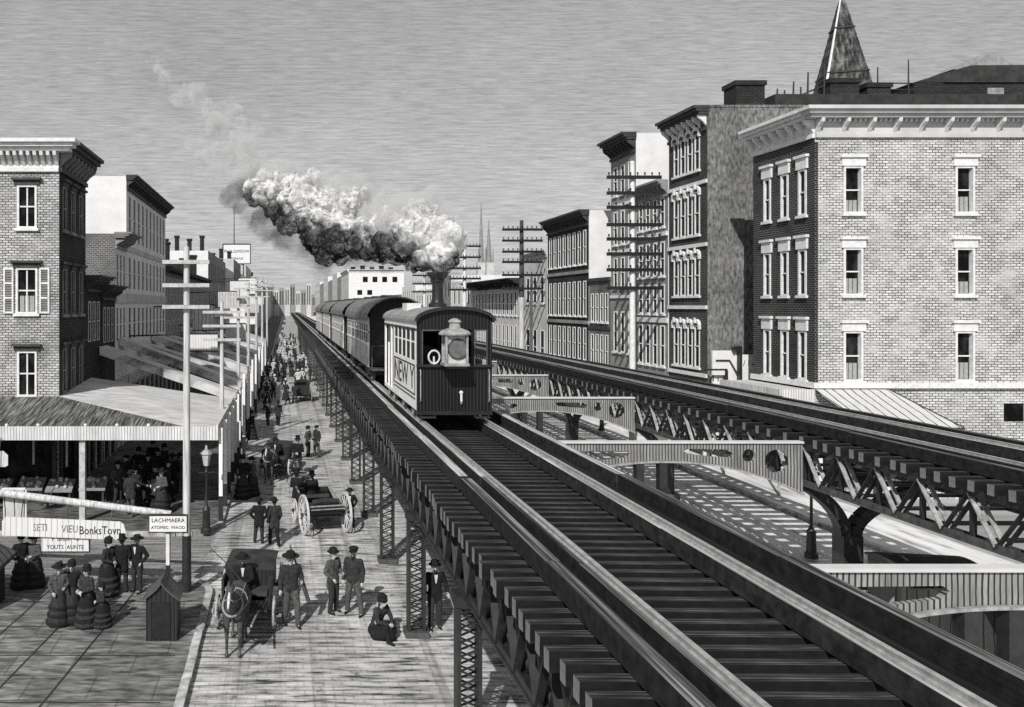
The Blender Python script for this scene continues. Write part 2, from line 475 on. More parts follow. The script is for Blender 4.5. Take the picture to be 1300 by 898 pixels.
# joints between the flagstones of the near corner
mb = MB()
for xx in (-4.4, -5.6, -6.9, -8.3, -9.7):
    mb.beam((xx-0.9, 14.0, 0.131), (xx+0.1, 23.2, 0.131), 0.05, 0.008)
for yy in (16.4, 18.6, 20.3, 22.0):
    mb.beam((-14, yy, 0.132), (-2.6, yy, 0.132), 0.035, 0.008)
tag(mb.build('sidewalk_joint', 'iron'), kind='structure')
# wagon-worn ruts in the roadway
# ------------------------------------------------------------------ elevated tracks
DR = 3.5                       # rail level below the eye
ZR = H - DR                    # 4.9
def track(x0, label, near_n=100, y0=5.0, y1=420.0, step=0.36, planks=True):
    """one timber deck: cross ties, rails on stringers, guard timbers; x0 = tie end nearest the left"""
    t = thing('elevated_track', label, 'railway track', (x0+2.1, y0, 0), group='elevated railway tracks')
    org = (x0+2.1, y0, 0)
    zt = ZR-0.30
    # guard timbers and rail stringers
    for dx, wd, hh, nm, mt in ((0.72, 0.20, 0.30, 'guard_timber', 'timber'), (1.19, 0.26, 0.28, 'rail_timber', 'timber'),
                               (3.12, 0.26, 0.28, 'rail_timber', 'timber_bright'), (3.98, 0.20, 0.32, 'guard_timber', 'timber')):
        mb = MB(org)
        segs = [(y0, 16.2)] if (nm == 'guard_timber' or dx < 2) and x0 < 5 else []
        b0 = 16.2 if segs else y0
        def lengths(mb, ya, yb):
            while ya < yb-0.5:
                e = min(yb, ya+RN.uniform(5.0, 7.5)) if ya < 70 else yb
                jx = RN.uniform(-.018, .018); jz = RN.uniform(-.015, .012)
                mb.box(x0+dx-wd/2+jx, x0+dx+wd/2+jx, ya, e-0.02, zt, zt+hh+jz); ya = e
        if segs: lengths(mb, y0, 16.2)
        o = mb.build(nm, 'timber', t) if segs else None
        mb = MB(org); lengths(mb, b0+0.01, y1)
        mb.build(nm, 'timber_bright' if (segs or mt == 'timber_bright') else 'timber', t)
        if nm == 'rail_timber':
            mb = MB(org); mb.box(x0+dx-0.035, x0+dx+0.035, y0, y1, zt+hh-.03, zt+hh+0.08); mb.box(x0+dx-0.06, x0+dx+0.06, y0, y1, zt+hh-.03, zt+hh+0.022)
            mb.build('rail', 'rail_steel', t)
    # walk planks lying between rail and guard
    for a, b in ((0.83, 1.05), (3.27, 3.87)) if planks else ():
        mb = MB(org); k = max(1, round((b-a)/0.2)); wq = (b-a)/k
        for i in range(k): mb.box(x0+a+i*wq+0.008, x0+a+(i+1)*wq-0.008, y0, y1, zt, zt+0.05+0.01*(i % 2))
        mb.build('walk_plank', 'timber_dark', t)
    # ties
    def tie(mb, y): mb.box(x0, x0+4.22, y-0.085, y+0.085, zt-0.24, zt-0.004)
    first = None; n_ind = 0; rest = MB(org); y = y0+0.2
    me = None
    while y < y1:
        if n_ind < near_n and y > 6.6:
            jx = RN.uniform(-0.05, 0.05)
            if me is None:
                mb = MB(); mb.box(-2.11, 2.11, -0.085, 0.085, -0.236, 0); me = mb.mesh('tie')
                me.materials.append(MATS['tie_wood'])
            o = bpy.data.objects.new('tie', me); COL.objects.link(o); o.parent = t
            o.location = (x0+2.11+jx-org[0], y-org[1]+RN.uniform(-.022, .022), zt-0.008-RN.uniform(0, 0.02))
            o.rotation_euler = (RN.uniform(-.05, .03), RN.uniform(-.0025, .0025), RN.uniform(-.012, .012))
            n_ind += 1
        else: tie(rest, y)
        y += (step if y < 22 or planks else 0.7) if y < 120 else 1.2
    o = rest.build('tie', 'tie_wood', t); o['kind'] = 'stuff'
    return t
track(2.95, 'timber deck with rails, ties and guard beams carrying the steam train')
track(14.95, 'empty second track on open iron trusses nearer the brick corner building', step=0.46, planks=False)

# girders under the decks, one per bay, each a Warren truss of paired bars
ZT, ZB = H-4.03, H-5.25
def truss(x, y0, y1, side, parts=True, dense=1.45, pale=True):
    t = thing('truss_girder', '', 'girder', (x, y0, 0))
    org = (x, y0, 0)
    MB(org).box(x-0.14, x+0.14, y0+0.02, y1-0.02, ZT-0.16, ZT).build('top_chord', 'iron', t)
    b = MB(org); b.box(x-0.15, x+0.15, y0+0.02, y1-0.02, ZB, ZB+0.05); b.box(x-0.13, x-0.09, y0+0.02, y1-0.02, ZB+0.05, ZB+0.18)
    b.box(x+0.09, x+0.13, y0+0.02, y1-0.02, ZB+0.05, ZB+0.18)
    b.build('bottom_chord', 'iron_grey' if pale else 'iron', t)
    k = max(2, round((y1-y0)/dense)); st = (y1-y0)/k
    if not parts: allb = MB(org)
    for i in range(k):
        for a, c in ((i*st, (i+.5)*st), ((i+1)*st, (i+.5)*st)):
            mb = MB(org) if parts else allb
            flip = a > c
            p0 = (x, y0+a, ZT-0.1); p1 = (x, y0+c, ZB+0.1)
            for dx in (-0.10, 0.10):
                mb.beam((p0[0]+dx, p0[1], p0[2]), (p1[0]+dx, p1[1], p1[2]), 0.03, 0.11, (1, 0, 0))
            if parts:
                mb.build('diagonal', 'iron_edge' if (pale and flip) else 'iron', t)  # alternate diagonals coloured lighter, as if their faces caught the light
    if parts and pale:
        for i in range(k+1):
            mb = MB(org); yq = y0+min(max(i*st, .12), y1-y0-.12)
            mb.box(x-.05, x+.05, yq-.045, yq+.045, ZB+.05, ZT-.16)
            if x < 16: mb.beam((x+.15, yq, ZB+.06), (18.45, yq, ZB+.06), .09, .09)
            mb.build('strut', 'iron', t)
    if not parts: allb.build('lattice', 'iron_grey', t)
    return t
def lab(o, s, g): o['label'] = s; o['group'] = g; return o
bents = [0.9+11.0*i for i in range(0, 12)]     # 0.9, 11.9, 22.9 ...
wherer = {1: 'nearest the viewer', 2: 'above the covered wagon', 3: 'behind the second arched cross girder'}
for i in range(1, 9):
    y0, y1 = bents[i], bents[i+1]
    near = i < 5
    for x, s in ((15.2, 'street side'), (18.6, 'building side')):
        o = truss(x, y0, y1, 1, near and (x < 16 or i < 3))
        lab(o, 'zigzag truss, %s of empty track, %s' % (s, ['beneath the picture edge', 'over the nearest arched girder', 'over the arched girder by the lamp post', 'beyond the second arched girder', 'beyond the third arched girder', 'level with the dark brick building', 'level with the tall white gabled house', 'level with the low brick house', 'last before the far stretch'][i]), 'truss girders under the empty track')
for x in (15.2, 18.6):
    mb = MB((x, 99.9, 0)); mb.box(x-0.14, x+0.14, 99.9, 420, ZB, ZT)
    tag(mb.build('plate_girder', 'iron_grey'), 'long dark girder under the far empty track, %s' % ('street side' if x < 16 else 'building side'), 'girder')
# train track: darker, closer-set lattice
xs = (3.35, 6.75)
for i in range(1, 14):
    y0 = 6.0 if i == 0 else 8.7+5.7*i-5.7
    y1 = 8.7+5.7*i
    for x, s in ((xs[0], 'outer street side'), (xs[1], 'inner side')):
        o = truss(x, y0, y1, 1, parts=(x < 5 and i < 7), dense=0.95, pale=False)
        mb = MB((x, y0, 0)); mb.box(x-0.02, x+0.02, y0+0.03, y1-0.03, ZB+0.45, ZT-0.17)
        mb.build('web_plate', 'iron', o)
        lab(o, 'dark lattice girder on the train track %s, %s' % (s, ['before the first column', 'ending at the first column', 'past the seated figure', 'past the man with a cane', 'past the open carriage', 'past the standing pair', 'beside the dark-fronted engine', 'under the engine cab', 'under the first passenger car', 'under the first car middle', 'under the first car rear', 'under the second car', 'under the third car', 'under the fourth car'][i]), 'lattice girders under the train track')
for x in xs:
    mb = MB((x, 82.8, 0)); mb.box(x-0.13, x+0.13, 82.81, 420, ZB, ZT)
    tag(mb.build('plate_girder', 'iron_grey'), 'long dark girder under the far train track, %s' % ('outer side' if x < 5 else 'inner side'), 'girder')

# lattice columns under the train track
def lattice_column(x, y):
    t = thing('lattice_column', 'iron lattice column', 'column', (x, y, 0), group='lattice columns under the train track')
    org = (0, 0, 0); zt = ZB
    for dx in (-0.19, 0.19):
        MB(org).box(dx-0.035, dx+0.035, -0.16, 0.16, 0.14, zt).build('upright', 'iron', t)
    lb = MB(org); k = 11; st = (zt-0.3)/k
    for i in range(k):
        z = 0.22+i*st
        for yy in (-0.13, 0.13):
            lb.beam((-0.16, yy, z), (0.16, yy, z+st/2), 0.02, 0.05, (0, 1, 0)); lb.beam((0.16, yy, z+st/2), (-0.16, yy, z+st), 0.02, 0.05, (0, 1, 0))
    lb.build('lacing', 'iron', t)
    MB(org).box(-0.3, 0.3, -0.26, 0.26, -0.02, 0.14).build('base_block', 'iron_grey', t)
    MB(org).box(-0.26, 0.26, -0.2, 0.2, zt-0.2, zt-0.004).build('capital', 'iron', t)
    return t
lc = lattice_column(3.34, 14.4)
names = ['below the picture edge', 'beside the first exposed tie ends', 'next to the man with a cane', 'third down the street, behind the standing pair', 'fourth down the street', 'fifth down the street', 'sixth down the street', 'seventh down the street']
for i in range(1, 34):
    y = 8.7+5.7*i
    l = 'iron lattice column under the train track, ' + (names[i] if i < 8 else 'far down the street')
    o = lc if i == 1 else copy_tree(lc, (3.34, y, 0), 0, l)
    o['label'] = l

# arched cross girders between the two decks
def cross_girder(y, label):
    xa, xb = 6.95, 15.02
    t = thing('arched_girder', label, 'girder', (xa, y, 0), group='arched cross girders')
    def low(x):
        q = (x-11.0)/4.0
        return H-4.50-0.93*abs(q)**2.2
    outline = [(xa, H-4.0)] + [(xb, H-4.0)] + [(xb-(xb-xa)*i/24, low(xb-(xb-xa)*i/24)) for i in range(25)]
    holes = []
    def circ(cx, cz, r): holes.append([(cx+r*math.cos(2*math.pi*i/18), cz+r*math.sin(2*math.pi*i/18)) for i in range(18)])
    for m in (1, -1):
        f = lambda x: x if m == 1 else 22.0-x
        circ(f(14.25), H-4.52, 0.34); circ(f(13.45), H-4.36, 0.19)
        holes.append([(f(x), z) for x, z in ((11.55, H-4.22), (11.75, H-4.16), (12.8, H-4.18), (13.0, H-4.3), (12.9, H-4.42), (12.3, H-4.38), (11.7, H-4.32))])
    # the open slot at the train side is larger
    holes.pop(); holes.pop(); holes.pop()
    holes.append([(7.9, H-4.24), (9.9, H-4.22), (10.0, H-4.30), (9.85, H-4.42), (9.0, H-4.53), (8.2, H-4.70), (7.8, H-4.78), (7.75, H-4.4)])
    cu = bpy.data.curves.new('web', 'CURVE'); cu.dimensions = '2D'; cu.fill_mode = 'BOTH'; cu.extrude = 0.05
    for pl in [outline] + holes:
        s = cu.splines.new('POLY'); s.points.add(len(pl)-1); s.use_cyclic_u = True
        for p, q in zip(s.points, pl): p.co = (q[0]-xa, q[1], 0, 1)
    ob = bpy.data.objects.new('web', cu); COL.objects.link(ob); bpy.context.view_layer.update()
    me = bpy.data.meshes.new_from_object(ob.evaluated_get(bpy.context.evaluated_depsgraph_get()))
    bpy.data.objects.remove(ob); bpy.data.curves.remove(cu)
    me.transform(Matrix.Rotation(math.radians(90), 4, 'X'))
    link('web', me, 'girder_web', t)
    org = (xa, y, 0)
    MB(org).box(xa, xb, y-0.11, y+0.11, H-4.0+0.002, H-3.94).build('top_flange', 'pale_wall', t)
    fl = MB(org)
    for i in range(24):
        a = xa+(xb-xa)*i/24; c = xa+(xb-xa)*(i+1)/24
        fl.beam((a, y, low(a)-0.03), (c, y, low(c)-0.03), 0.26, 0.05)
    fl.build('bottom_flange', 'iron_edge', t)
    for px in (10.28, 10.95):
        pt_ = MB(org); pt_.box(px-0.11, px+0.11, y-0.11, y+0.11, 0.1, low(px)-0.06); pt_.box(px-0.2, px+0.2, y-0.2, y+0.2, -0.02, 0.1)
        pt_.build('prop', 'iron', t)
    return t
gl = ['nearest, cut off by the picture edge', 'second, ending at a round opening beside the truss', 'third, just right of the engine', 'fourth, beyond the engine', 'fifth, half hidden by the train', 'sixth, hidden down the line', 'seventh, hidden down the line']
for i in range(1, 7):
    cross_girder(bents[i], 'arched cross girder with ribbed web, ' + gl[i-1])

# branching columns under the empty track
def branch_column(y, label):
    x = 16.35
    t = thing('branching_column', label, 'column', (x, y, 0), group='branching columns under the empty track')
    mb = MB((x, y, 0))
    mb.box(x-0.28, x+0.28, y-0.25, y+0.25, 0.35, 1.75)
    mb.build('shaft', 'iron', t)
    MB((x, y, 0)).box(x-0.45, x+0.45, y-0.4, y+0.4, -0.02, 0.35).build('base_block', 'iron_grey', t)
    for s, tx in ((-1, 15.2), (1, 18.5)):
        b = MB((x, y, 0)); pts = []
        for i in range(9):
            q = i/8
            pts.append((x+s*0.14+(tx-x-s*0.14)*(q**1.6), y, 1.7+(ZB-1.72)*(q**0.75)))
        for a, c in zip(pts[:-1], pts[1:]): b.beam(a, c, 0.3, 0.34, (0, 1, 0))
        b.build('branch', 'iron', t)
    return t
bl = ['behind the nearest arched girder', 'beside the covered wagon', 'behind the second arched girder', 'seen under the third arched girder', 'next one up the line', 'farther up the line', 'farthest up the line']
for i in range(1, 7): branch_column(bents[i], 'dark iron column forking under the empty track, ' + bl[i-1])
# ------------------------------------------------------------------ train
XC = 5.05
def wheel_set(parent, x0, ys, r, org):
    for y in ys:
        for s in (-1, 1):
            mb = MB(org); pr = []
            cx = x0+s*0.965
            k = len(mb.v)
            mb.tube((cx-s*0.07, y, ZR+r+0.05), (cx+s*0.06, y, ZR+r+0.05), r, r, 18)
            w_ = mb.build('wheel', 'iron_grey', parent)
            h = MB(org); h.tube((cx-0.1, y, ZR+r+0.05), (cx+0.1, y, ZR+r+0.05), r*0.25, r*0.25, 10)
            if s < 0:
                for q in range(8):
                    a = q*math.pi/4; h.beam((cx-0.08, y, ZR+r+0.05), (cx-0.08, y+r*0.85*math.cos(a), ZR+r+0.05+r*0.85*math.sin(a)), 0.03, 0.04, (1, 0, 0))
            h.build('hub', 'iron_edge', w_)
def arch_pts(hw, zs, zt, n=12):
    """roof arch from -hw to hw, springing zs, crown zt"""
    return [(-hw*math.cos(math.pi*i/n), zs+(zt-zs)*math.sin(math.pi*i/n)) for i in range(n+1)]

def engine():
    Y0, Y1 = 23.5, 31.2
    t = thing('steam_engine', 'boxy black fronted steam engine with white side panels and round headlamp heading the train', 'locomotive', (XC, Y0, ZR))
    org = (XC, Y0, ZR)
    hw = 1.12; zb = ZR+0.36; zs = H-0.42; zc = H-0.12; zw = ZR+1.72; zw1 = H-0.72
    xl, xr = XC-hw, XC+hw
    # front: lower boards, posts, arched header with two window openings
    fr = MB(org)
    fr.box(xl, xr, Y0, Y0+0.06, zb, zw)
    fr.box(xl, xl+0.14, Y0, Y0+0.06, zw, zw1); fr.box(xr-0.14, xr, Y0, Y0+0.06, zw, zw1)
    fr.box(XC-0.34, XC-0.26, Y0, Y0+0.06, zw, zw1); fr.box(XC+0.50, XC+0.58, Y0, Y0+0.06, zw, zw1)
    ap = arch_pts(hw, zs, zc)
    fr.prism([(xl, zw1)] + [(XC+a, z) for a, z in ap] + [(xr, zw1)], lambda u, v, d: (u, d, v), Y0, Y0+0.06)
    fr.build('front_panel', 'engine_black', t)
    MB(org).box(xl-0.02, xr+0.02, Y0-0.1, Y0+0.0, zw-0.05, zw+0.02).build('window_sill', 'black_paint', t)
    MB(org).box(xl, xr, Y0-0.06, Y0+0.12, zb-0.12, zb-0.003).build('buffer_beam', 'black_paint', t)
    # coupling hook
    hk = MB(org); hk.path([(XC+0.18, Y0-0.02, zb+0.55), (XC+0.18, Y0-0.12, zb+0.5), (XC+0.18, Y0-0.13, zb+0.3), (XC+0.2, Y0-0.05, zb+0.22)], 0.035, 8)
    hk.sphere((XC+0.18, Y0-0.1, zb+0.55), 0.06)
    hk.build('coupling_hook', 'trim_white', t)
    # left side (seen): frame, door gap, window band, letter panel, skirt. right side plain
    for sx, x in ((-1, xl), (1, xr)):
        s = MB(org)
        a, b = (x-0.0, x+0.06) if sx < 0 else (x-0.06, x)
        s.box(a, b, Y0+0.06, Y0+0.26, zb, zs)                       # front post
        s.box(a, b, Y0+0.26, Y0+5.1, zb, zb+0.38)                     # skirt
        s.box(a, b, Y0+0.26, Y0+7.6, zs-0.26, zs)                    # eaves board
        s.box(a, b, Y0+4.9, Y0+5.1, zb+0.38, zs-0.26)
        s.box(a, b, Y0+7.4, Y0+7.6, zb, zs-0.26)
        s.box(a, b, Y0+5.1, Y0+7.4, zb, zb+0.12)
        s.build('side_frame', 'white_paint', t)
        q = MB(org); o = 0.02*(-sx)
        q.box(a+o*0, b, Y0+0.26, Y0+4.9, zb+0.38, zb+1.38); 
        p = q.build('letter_panel', 'white_paint', t)
        xf = a-0.006 if sx < 0 else b+0.006
        bd = MB(org)
        for (ya, yb, za, zb_) in ((0.32, 4.84, zb+0.42, zb+0.46), (0.32, 4.84, zb+1.30, zb+1.34), (0.32, 0.38, zb+0.46, zb+1.30), (4.78, 4.84, zb+0.46, zb+1.30),
                                  (0.06, 7.6, zs-0.33, zs-0.27), (0.30, 4.9, zb+0.30, zb+0.335)):
            bd.box(xf-0.008, xf+0.008, Y0+ya, Y0+yb, za, zb_)
        bd.build('panel_border', 'dark_trim', p)
        if sx < 0:
            me = text_mesh('NEW Y', 1.0, face_west((xf, Y0+2.6, zb+0.88)), 0.006, 'CENTER', 1.32)
            me.transform(Matrix.Translation((-org[0], -org[1], -org[2])))
            link('lettering', me, 'dark_trim', p)
        # window band: bars with dark glass behind
        g = MB(org); g.box(x+(0.02 if sx < 0 else -0.04), x+(0.04 if sx < 0 else -0.02), Y0+(0.26 if sx < 0 else 2.16), Y0+4.9, zb+1.38, zs-0.26)
        wf = MB(org)
        for i in range(6):
            yy = Y0+0.30+i*0.9
            if sx > 0 and 0 < i < 3: continue
            wf.box(a, b, yy, yy+0.14, zb+1.46, zs-0.26)
        wf.box(a, b, Y0+0.26, Y0+4.9, zb+1.38, zb+1.46); wf.box(a+0.012, b-0.03, Y0+(0.26 if sx < 0 else 2.16), Y0+4.9, zb+2.0, zb+2.05)
        f = wf.build('window_frame', 'white_paint', t)
        g.build('pane', 'window_glass', f)
        d = MB(org); xx = x+(0.10 if sx < 0 else -0.12)
        d.box(xx, xx+0.02, Y0+5.1, Y0+7.4, zb+0.12, zs-0.26); dd = d.build('door', 'black_paint', t)
        d = MB(org)
        d.box(a, b, Y0+5.75, Y0+5.85, zb+0.12, zs-0.26); d.box(a, b, Y0+6.5, Y0+6.62, zb+0.12, zb+1.75); d.build('door_post', 'white_paint', dd)
    MB(org).box(xl+0.06, xr-0.06, Y0+7.5, Y0+7.6, zb, zs).build('rear_panel', 'engine_black', t)
    MB(org).box(xl+0.07, xr-0.07, Y0+0.07, Y0+7.5, zb-0.02, zb+0.06).build('floor', 'black_paint', t)
    # boiler backhead inside the cab
    MB(org).tube((XC, Y0+2.6, ZR+1.45), (XC, Y0+7.3, ZR+1.45), 0.62, 0.62, 16).build('boiler', 'iron', t, True)
    # brake hand wheel behind the left window
    hb = MB(org)
    for i in range(14):
        a = 2*math.pi*i/14; c = 2*math.pi*(i+1)/14
        hb.tube((XC-0.55+0.17*math.cos(a), Y0+0.3, zw+0.22+0.2*math.sin(a)), (XC-0.55+0.17*math.cos(c), Y0+0.3, zw+0.22+0.2*math.sin(c)), 0.03, 0.03, 6)
    hb.tube((XC-0.55, Y0+0.32, zb), (XC-0.55, Y0+0.32, zw+0.24), 0.03, 0.03, 6)
    hb.build('hand_wheel', 'trim_white', t)
    # roof
    rf = MB(org); ap2 = arch_pts(hw+0.05, zs-0.02, zc+0.07); inn = arch_pts(hw+0.05, zs-0.09, zc+0.01)
    rf.prism([(XC+a, z) for a, z in ap2] + [(XC+a, z) for a, z in inn[::-1]], lambda u, v, d: (u, d, v), Y0-0.12, Y0+7.85)
    rf.build('roof', 'roof_grey', t)
    rim = MB(org)
    for a, c in zip(ap2[:-1], ap2[1:]): rim.beam((XC+a[0], Y0-0.13, a[1]-0.02), (XC+c[0], Y0-0.13, c[1]-0.02), 0.05, 0.10)
    rim.build('roof_rim', 'black_paint', t)
    # chimney stack with flared capital
    ch = MB(org)
    yc = 26.1
    ch.lathe([(0.30, zc-0.1), (0.30, zc+0.18), (0.22, zc+0.22), (0.185, zc+0.36), (0.18, zc+0.85), (0.25, zc+0.92), (0.22, zc+0.97), (0.27, zc+1.05), (0.35, zc+1.14), (0.35, zc+1.22), (0.26, zc+1.22), (0.2, zc+1.0)], (XC, yc, 0), 20)
    ch.build('chimney', 'black_paint', t, True)
    bx = MB(org); bx.box(XC-0.85, XC-0.35, 27.2, 28.2, zc-0.06, zc+0.20); bx.build('roof_box', 'trim_white', t)
    # headlamp: square lantern with a big round lens
    lx, ly = 4.97, Y0-0.42
    z0 = zw+0.02
    hl = MB(org); 
    for dx in (-0.33, 0.27): hl.box(lx+dx, lx+dx+0.06, ly-0.3, ly-0.24, z0+0.08, z0+0.92); hl.box(lx+dx, lx+dx+0.06, ly+0.24, ly+0.3, z0+0.08, z0+0.92)
    hl.box(lx-0.36, lx+0.36, ly-0.33, ly+0.33, z0, z0+0.08)
    hl.lathe([(0.47, z0+0.9), (0.48, z0+0.94), (0.40, z0+1.02), (0.24, z0+1.08), (0.17, z0+1.10), (0.16, z0+1.26), (0.20, z0+1.27), (0.17, z0+1.33), (0.07, z0+1.38), (0.02, z0+1.39)], (lx, ly, 0), 16)
    h = hl.build('headlamp', 'iron_edge', t, True)
    MB(org).box(lx-0.27, lx+0.27, ly-0.22, ly+0.22, z0+0.08, z0+0.9).build('lamp_glass', 'lantern_glass', h)
    ln = MB(org); ln.tube((lx+0.04, ly-0.27, z0+0.5), (lx+0.04, ly-0.22, z0+0.5), 0.27, 0.27, 22); ln.build('lens', 'lens_glass', h)
    ring = MB(org)
    for i in range(22):
        a = 2*math.pi*i/22; c = 2*math.pi*(i+1)/22
        ring.tube((lx+0.04+0.28*math.cos(a), ly-0.26, z0+0.5+0.28*math.sin(a)), (lx+0.04+0.28*math.cos(c), ly-0.26, z0+0.5+0.28*math.sin(c)), 0.024, 0.022, 6)
    ring.build('lens_ring', 'dark_trim', h)
    MB(org).box(lx-0.3, lx+0.3, Y0-0.7, Y0, z0-0.06, z0-0.003).build('lamp_bracket', 'black_paint', t)
    for s_ in (-1, 1):
        gr = MB(org); xg = XC+s_*(hw-.1); gr.path([(xg, Y0, zb+.25), (xg, Y0-.08, zb+.3), (xg, Y0-.08, zw-.2), (xg, Y0, zw-.12)], .018, 6); gr.build('grab_rail', 'iron_edge', t)
        st_ = MB(org); st_.box(XC+s_*.8-.22, XC+s_*.8+.22, Y0-.2, Y0-.02, ZR+.16, ZR+.20); st_.box(XC+s_*.8-.22, XC+s_*.8-.19, Y0-.06, Y0-.02, ZR+.2, zb-.13); st_.box(XC+s_*.8+.19, XC+s_*.8+.22, Y0-.06, Y0-.02, ZR+.2, zb-.13); st_.build('foot_step', 'iron', t)
        wf_ = MB(org); a_, b_ = ((xl+.14, XC-.34) if s_ < 0 else (XC+.58, xr-.14))
        wf_.box(a_, a_+.035, Y0-.03, Y0-.002, zw+.02, zw1); wf_.box(b_-.035, b_, Y0-.03, Y0-.002, zw+.02, zw1); wf_.box(a_+.036, b_-.036, Y0-.03, Y0-.002, zw1-.04, zw1); wf_.build('front_window_frame', 'iron_grey', t)
    wheel_set(t, XC, (Y0+1.2, Y0+3.2, Y0+5.4, Y0+6.8), 0.36, org)
    return t
engine()

def car(Y0, Y1, label, first=False):
    t = thing('passenger_car', label, 'railway car', (XC, Y0, ZR), group='passenger cars of the train')
    org = (XC, Y0, ZR)
    hw = 1.28; zf = ZR+0.75; zs = ZR+2.95; zc = ZR+3.9
    xl, xr = XC-hw, XC+hw
    L = Y1-Y0
    e0, e1 = Y0+0.9, Y1-0.9           # body between the open end platforms
    for sx, x in ((-1, xl), (1, xr)):
        a, b = (x, x+0.07) if sx < 0 else (x-0.07, x)
        MB(org).box(a, b, e0, e1, zf-0.05, zf+0.95).build('lower_panel', 'car_panel', t)
        MB(org).box(a-(0.03 if sx < 0 else 0), b+(0.03 if sx > 0 else 0), e0, e1, zf+0.95, zf+1.05).build('belt_rail', 'white_paint', t)
        MB(org).box(a-(0.02 if sx < 0 else 0), b+(0.02 if sx > 0 else 0), e0, e1, zs-0.32, zs).build('letter_board', 'pale_wall', t)
        k = int((e1-e0)/0.95); st = (e1-e0)/k
        wf = MB(org)
        for i in range(k+1): wf.box(a, b, e0+i*st-(0.09 if i else 0), e0+i*st+(0.09 if i < k else 0), zf+1.05, zs-0.32)
        wf.box(a+0.01, b-0.01, e0, e1, zf+1.5, zf+1.56)
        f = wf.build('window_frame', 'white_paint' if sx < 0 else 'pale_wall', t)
        MB(org).box(x+(0.014 if sx < 0 else -0.034), x+(0.034 if sx < 0 else -0.014), e0, e1, zf+1.06, zs-0.33).build('pane', 'window_glass', f)
        MB(org).box(a, b, e0-0.001, e0+0.12, zf+0.0, zs).build('corner_post', 'white_paint', t) if False else None
    en = MB(org); 
    ap = arch_pts(hw, zs, zc-0.05)
    en.prism([(xl+0.075, zf), ] + [(XC+a*0.94, z) for a, z in ap] + [(xr-0.075, zf)], lambda u, v, d: (u, d, v), e0+0.01, e0+0.07)
    o = en.build('end_wall', 'car_end', t)
    dr = MB(org); dr.box(XC-0.36, XC+0.36, e0-0.02, e0+0.005, zf, zf+2.0); dr.build('door', 'black_paint', o)
    en = MB(org); en.prism([(xl+0.075, zf)] + [(XC+a*0.94, z) for a, z in ap] + [(xr-0.075, zf)], lambda u, v, d: (u, d, v), e1-0.07, e1-0.01)
    en.build('end_wall', 'car_end', t)
    rf = MB(org); a2 = arch_pts(hw+0.1, zs-0.03, zc); a3 = arch_pts(hw+0.1, zs-0.10, zc-0.07)
    rf.prism([(XC+a, z) for a, z in a2] + [(XC+a, z) for a, z in a3[::-1]], lambda u, v, d: (u, d, v), Y0+0.25, Y1-0.25)
    rf.build('roof', 'car_roof', t)
    vt = MB(org)
    for i in range(3): vt.box(XC-0.35, XC+0.35, Y0+L*(0.2+0.3*i), Y0+L*(0.2+0.3*i)+1.2, zc-0.06, zc+0.10)
    vt.build('roof_vent', 'dark_trim', t)
    pf = MB(org); pf.box(xl+0.08, xr-0.08, Y0, Y1, zf-0.16, zf-0.055); pf.build('platform', 'iron_grey', t)
    for yy in (Y0+0.05,):
        rl = MB(org)
        for xx in (xl+0.1, XC-0.45, XC+0.45, xr-0.1): rl.tube((xx, yy, zf-0.06), (xx, yy, zf+0.95), 0.025, 0.025, 6)
        rl.beam((xl+0.1, yy, zf+0.95), (XC-0.45, yy, zf+0.95), 0.05, 0.05); rl.beam((XC+0.45, yy, zf+0.95), (xr-0.1, yy, zf+0.95), 0.05, 0.05)
        rl.build('railing', 'iron_grey', t)
    for ya, yb in ((Y0+1.2, Y0+3.6), (Y1-3.6, Y1-1.2)): MB(org).box(xl+0.16, xr-0.16, ya, yb, ZR+0.3, zf-0.165).build('bogie', 'iron', t)
    wheel_set(t, XC, (Y0+1.5, Y0+3.2, Y1-3.2, Y1-1.5), 0.33, org)
    return t
car(35.0, 48.6, 'first passenger car behind the engine with white window bars and ribbed arched roof')
car(50.6, 64.4, 'second passenger car of the train, striped panels and arched roof')
car(66.4, 80.2, 'third passenger car of the train, seen small behind the second')
car(82.2, 97.0, 'last dark passenger car at the tail of the train')
car_n = 4

